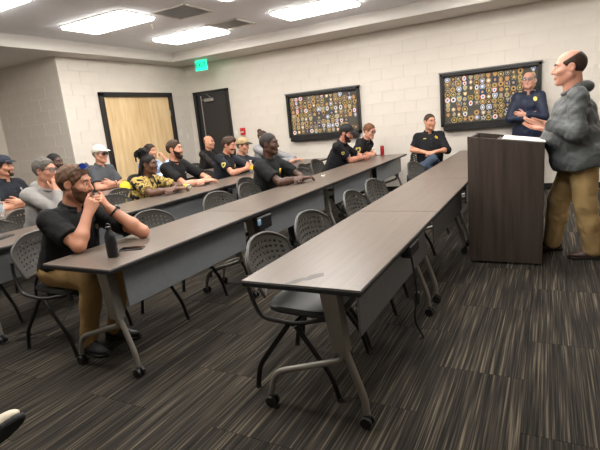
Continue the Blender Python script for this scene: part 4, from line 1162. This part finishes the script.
# third row
a = on_table(2, 2.92)
person('grey-haired man with glasses in a grey hoodie, hand at his mouth', (-4.62, 2.90, .575), (-4.45, 2.95, 1.205), 18, 4, 0, cyaw=5, skin='#c08a70', top='hoodie', top_c='#8d8a87', sleeve='long', girth=.02, hair='short', hair_c='#5c5650',
    L=a[0], Rr=dict(e=(-4.17, 2.84, .785), w=(-4.285, 2.915, 1.005), hx=(-.15, .25, .9), hz=(.8, -.5, .1), curl=(45, 60, 40)), glasses=(GFR, LENS), hsc=1.02, cres=.010)
seat_for((-4.62, 2.90), 3, 'grey perforated-back chair under the man in the grey hoodie')
camo = mat('camouflage_cloth', '#b89a4a', .85)
N, L = camo.node_tree.nodes, camo.node_tree.links; tc = N.new('ShaderNodeTexCoord'); nz = N.new('ShaderNodeTexNoise'); nz.inputs['Scale'].default_value = 13; nz.inputs['Detail'].default_value = 1.5; L.new(tc.outputs['Object'], nz.inputs['Vector'])
rp = N.new('ShaderNodeValToRGB'); rp.color_ramp.interpolation = 'CONSTANT'; e = rp.color_ramp.elements; e[0].position = 0; e[0].color = lin('#17150f'); e[1].position = .45; e[1].color = lin('#b59a52'); e2 = e.new(.57); e2.color = lin('#5c4a26'); e3 = e.new(.62); e3.color = lin('#c8b06a')
L.new(nz.outputs[0], rp.inputs[0]); L.new(rp.outputs[0], N['Principled BSDF'].inputs['Base Color'])
a = on_table(2, 4.27, .03)
person('woman with braided updo in a yellow and black camouflage top', (-4.64, 4.20, .565), (-4.36, 4.25, 1.105), 12, 4, 0, cyaw=8, skin='#5f3f2e', top='blouse', top_c='#b89a4a', top_m=camo, sleeve='short', girth=.02, L=a[0], Rr=a[1], hair='updo', hair_c='#15110f', hsc=.97, sw=.17, eye='#1d120c')
seat_for((-4.64, 4.20), 3, 'grey perforated-back chair under the woman in camouflage')
a = on_table(2, 4.93, -.03)
person('bearded man in a black t-shirt leaning on the third row, arms folded on it', (-4.68, 4.90, .575), (-4.49, 4.88, 1.235), 12, 0, 0, cyaw=4, skin='#c78f74', top='tee', top_c='#111112', girth=.015, L=a[0], Rr=a[1], hair='short', hair_c='#3a2719', beard='full', beard_c='#2e1e14', badges=[('bar', .09, 0, .72, .02, '#d8d4ca')], aw=1.08)
seat_for((-4.68, 4.90), 2, 'grey perforated-back chair under the bearded man in the black t-shirt')
person('officer with a yellow shoulder patch looking down at his bottle', (-4.60, 5.92, .575), (-4.40, 6.0, 1.19), 2, 16, 0, cyaw=6, skin='#bd8469', top='uniform', top_c='#181a21', girth=.015,
    L=dict(e=(-4.17, 6.24, .785), w=(-4.085, 6.11, .82), hx=(.1, -.8, .2), hz=(.9, .5, .1), curl=(40, 45, 25)), Rr=dict(e=(-4.20, 5.72, .785), w=(-4.10, 5.95, .82), hx=(.2, .8, .2), hz=(.9, -.5, .1), curl=(40, 45, 25)),
    hair='full', hair_c='#3b281b', beard='must', badges=[('sleeveR', .35, 0, 0, 1.15, '#caa53a'), ('star', .09, 0, .70, .03, '#c9a94a')])
seat_for((-4.60, 5.92), 3, 'grey perforated-back chair under the officer with the bottle')
a = on_table(2, 6.60, .0)
tancap = mat('tan_cap_cloth', '#a58f6a', .85, vary=.3, scale=25); darkcap = mat('dark_visor', '#2a241c', .8)
person('man in a tan camouflage cap with dark visor, behind the officer with the bottle', (-4.72, 6.62, .55), (-4.60, 6.66, 1.13), 2, 8, 0, cyaw=4, skin='#c48e72', top='tee', top_c='#2b2d33', L=a[0], Rr=a[1], cap=(tancap, darkcap), hair='short', hair_c='#4d3a2a')
seat_for((-4.72, 6.62), 3, 'grey perforated-back chair under the man in the tan cap')
a = on_table(2, 7.42, .0)
person('woman with hair in a bun and a pale grey top near the charcoal door', (-4.78, 7.40, .55), (-4.68, 7.46, 1.225), -4, 6, 0, cyaw=0, skin='#cf9a80', top='blouse', top_c='#8c8c8e', sleeve='long', L=a[0], Rr=a[1], hair='bun', hair_c='#3e2a1e', hsc=.95, sw=.165, glasses=(GFR, LENS))
seat_for((-4.78, 7.40), 0, 'grey perforated-back chair under the woman with the bun')

# rear row
navyc = mat('navy_cap_cloth', '#1d2230', .85, vary=.1); 
a = folded()
person('officer in a navy cap with folded arms at the left edge of the rear row', (-6.0, 3.40, .575), (-5.95, 3.42, 1.245), 18, 0, 0, cyaw=8, skin='#c28b6f', top='uniform', top_c='#191c24', girth=.03, L=a[0], Rr=a[1], cap=(navyc, navyc), hair='short', hair_c='#2f2118', beard='goatee', badges=[('star', .10, 0, .74, .022, '#b9b6ae')], aw=1.08)
seat_for((-6.0, 3.40), 5, 'grey perforated-back chair under the officer in the navy cap')
a = on_table(3, 4.08)
person('black man with close-cropped hair in dark clothing, behind the grey hoodie', (-6.08, 4.08, .55), (-5.95, 4.11, 1.215), 12, 2, 0, cyaw=4, skin='#4d3226', top='tee', top_c='#191a1b', L=a[0], Rr=a[1], hair='buzz', hair_c='#14100e', eye='#1d120c')
seat_for((-6.08, 4.08), 2, 'grey perforated-back chair under the man behind the grey hoodie')
whitec = mat('white_cap_cloth', '#d9d2c6', .85, vary=.05)
a = folded()
person('man in a white cap and dark grey polo with folded arms', (-6.0, 4.82, .575), (-5.95, 4.86, 1.245), 8, 2, 0, cyaw=4, skin='#c78d73', top='polo', top_c='#45474b', girth=.035, L=a[0], Rr=a[1], cap=(whitec, whitec), hair='short', hair_c='#8a7f74', glasses=(GFR, mat('dark_lens', '#3a3230', .1)), watch=1, aw=1.1)
seat_for((-6.0, 4.82), 3, 'grey perforated-back chair under the man in the white cap')
a = on_table(3, 5.84)
person('dark-haired man in a light blue shirt, hand at his face, before the maple door', (-6.08, 5.82, .575), (-5.92, 5.85, 1.19), 6, 2, 0, cyaw=4, skin='#bd866a', top='shirt', top_c='#a9bad6', sleeve='long', Rr=a[1], L=dict(e=(-5.62, 6.0, .785), w=(-5.72, 5.97, 1.03), hx=(-.3, -.3, .9), hz=(.8, .3, .2), curl=(35, 50, 30)), hair='short', hair_c='#2c1f17')
seat_for((-6.08, 5.82), 3, 'grey perforated-back chair under the man in the light blue shirt')
a = on_table(3, 7.42)
person('bald man in a black jacket in front of the charcoal door', (-6.08, 7.42, .575), (-5.95, 7.46, 1.215), 0, 2, 0, cyaw=2, skin='#bf886c', top='jacket', top_c='#131315', sleeve='long', girth=.03, L=a[0], Rr=a[1], hair='bald', hair_c='#6a4d3c', hsc=1.05, hfat=.008)
seat_for((-6.08, 7.42), 2, 'grey perforated-back chair under the bald man in the black jacket')

# second row, further along
a = on_table(1, 4.86)
person('black man in a dark t-shirt with a gold chest mark, seated in the second row', (-3.13, 4.86, .575), (-2.95, 4.82, 1.215), 6, 2, 0, cyaw=2, skin='#4a2f22', top='tee', top_c='#151716', girth=.03, sgirth=.006,
    L=a[0], Rr=a[1], hair='buzz', hair_c='#2b2624', hsc=1.05, badges=[('emblem', .06, 0, .70, .035, '#c9a33a')], eye='#1d120c', cres=.010, aw=1.1)
seat_for((-3.13, 4.86), 2, 'grey perforated-back chair under the man with the gold chest mark')
blackc = mat('black_cap_cloth', '#151517', .85)
a = clasped(-2.55, 7.06)
person('bearded officer in a black cap with clasped hands and a watch', (-3.10, 6.86, .575), (-2.80, 6.90, 1.195), -6, 20, 0, cyaw=4, skin='#b9806a', top='polo', top_c='#111113', girth=.02, L=a[0], Rr=a[1], cap=(blackc, blackc), hair='short', hair_c='#2f2219', beard='full', beard_c='#2b1c13', watch=1, cres=.010,
    badges=[('emblem', -.09, 0, .74, .022, '#b7b5b0'), ('sleeveR', .5, 0, 0, .7, '#b7b5b0')])
seat_for((-3.10, 6.86), 2, 'grey perforated-back chair under the officer in the black cap')
a = clasped(-2.60, 7.50)
person('officer with glasses and reddish hair in black with a yellow sleeve patch', (-3.07, 7.76, .575), (-2.73, 7.78, 1.17), -18, 14, 0, cyaw=-8, skin='#c8927a', top='uniform', top_c='#121214', girth=.015, L=a[0], Rr=a[1], hair='short', hair_c='#6a452b', glasses=(GFR, LENS), badges=[('sleeveR', .55, 0, 0, 1.25, '#d0a83a')], cres=.010)
seat_for((-3.07, 7.76), -6, 'grey perforated-back chair under the officer with glasses')
# officer at the far end of the lectern row, legs crossed
person('officer in a black polo with a gold star, sitting with crossed legs', (-1.70, 7.64, .56), (-1.66, 7.58, 1.245), -48, 2, 0, cyaw=-66, skin='#bd8569', top='polo', top_c='#131417', pants_c='#3a4656', shoe_c='#1a1a1c', girth=.035, hair='buzz', hair_c='#3a2b20', sgirth=.004, cres=.010, sw=.182,
    L=dict(e=(-1.40, 7.52, .80), w=(-1.52, 7.33, .80), hx=(-.7, -.5, -.1), hz=(.2, -.3, .9), curl=(20, 30, 20), sleeve='half'), Rr=dict(e=(-1.93, 7.50, .83), w=(-1.72, 7.36, .80), hx=(.85, -.3, -.1), hz=(0, -.3, .9), curl=(20, 30, 20)),
    legs={-1: dict(k=(-1.62, 7.20, .54), a=(-1.57, 7.10, .095), t=(.35, -.9, 0)), 1: dict(k=(-1.56, 7.22, .70), a=(-1.86, 7.06, .46), t=(-.35, -.75, -.5), up=(-.25, -.5, .75))},
    badges=[('star', .09, 0, .84, .036, '#d8b23c'), ('bar', -.09, 0, .83, .022, '#c9a94a')])
seat_for((-1.70, 7.64), -62, 'grey perforated-back chair under the officer with crossed legs')

# standing man by the wall
a = folded()
person('man in a navy jacket standing with folded arms against the patch case', (-.30, 8.20, .98), (-.29, 8.14, 1.715), -96, -9, 0, cyaw=-93, skin='#c08b76', top='jacket', top_c='#1b2236', sleeve='long', pants_c='#23252c', girth=.02, sw=.17, L=a[0], Rr=a[1], hair='horseshoe', hair_c='#8d8780', glasses=(GFR, LENS), hem=-.14, sgirth=.006, hsc=1.04, hfat=.006,
    legs={1: dict(k=(-.19, 8.16, .52), a=(-.19, 8.20, .095)), -1: dict(k=(-.41, 8.16, .52), a=(-.41, 8.20, .095))}, badges=[('emblem', .10, 0, .82, .035, '#d8b85a')], cres=.011)
# the speaker
person('balding speaker in a grey rain jacket and khaki trousers, gesturing behind the lectern', (.25, 4.80, .93), (.14, 4.80, 1.67), 186, 0, 0, cyaw=184, skin='#c58c74', top='jacket', top_c='#585b5b', sleeve='long', pants_c='#a98d5f', shoe_c='#3a2217', sole_c='#1a1411', girth=.088, hair='horseshoe', hair_c='#3a2b22', hsc=1.13, hfat=.012, hem=-.10, collar='hood', sgirth=.008, sw=.205, wav=.0045, pants_loose=.018,
    L=dict(e=(.20, 4.50, 1.13), w=(-.02, 4.58, 1.215), hx=(-.9, .35, .22), hz=(.15, -.55, -.8), curl=(6, 10, 8), thumb=(.45, .9, .25), spread=5, sc=1.05),
    Rr=dict(e=(.19, 5.07, 1.10), w=(-.03, 4.90, 1.165), hx=(-.95, -.25, .2), hz=(.1, .35, -.9), curl=(8, 12, 8), thumb=(.5, .85, .1), spread=5, sc=1.05),
    neck_r=.066, legs={-1: dict(k=(.09, 4.93, .50), a=(.05, 4.94, .095), t=(-1, -.15, 0)), 1: dict(k=(.29, 4.66, .50), a=(.36, 4.70, .095), t=(-1, -.1, 0))}, res=.009, hres=.005, hand_res=.0045, cres=.009, eye='#3a4650')
# listener beside the camera, only the crossed foot reaches into view
person('person at the lower left edge, crossed leg ending in a cream sneaker with black sole', (-1.98, -.10, .575), (-2.0, -.06, 1.26), 60, 0, 0, cyaw=80, skin='#c58f72', top='tee', top_c='#3a3d44', pants_c='#2c2f38', shoe_c='#d8ccb4', sole_c='#111113', cres=.013,
    legs={-1: dict(k=(-1.82, .36, .53), a=(-1.82, .42, .095), t=(.1, 1, 0)), 1: dict(k=(-2.05, .36, .70), a=(-1.515, .53, .63), t=(.42, .8, .42), up=(-.75, .0, .65))})
seat_for((-1.98, -.10), 80, 'grey perforated-back chair under the person at the lower left edge')
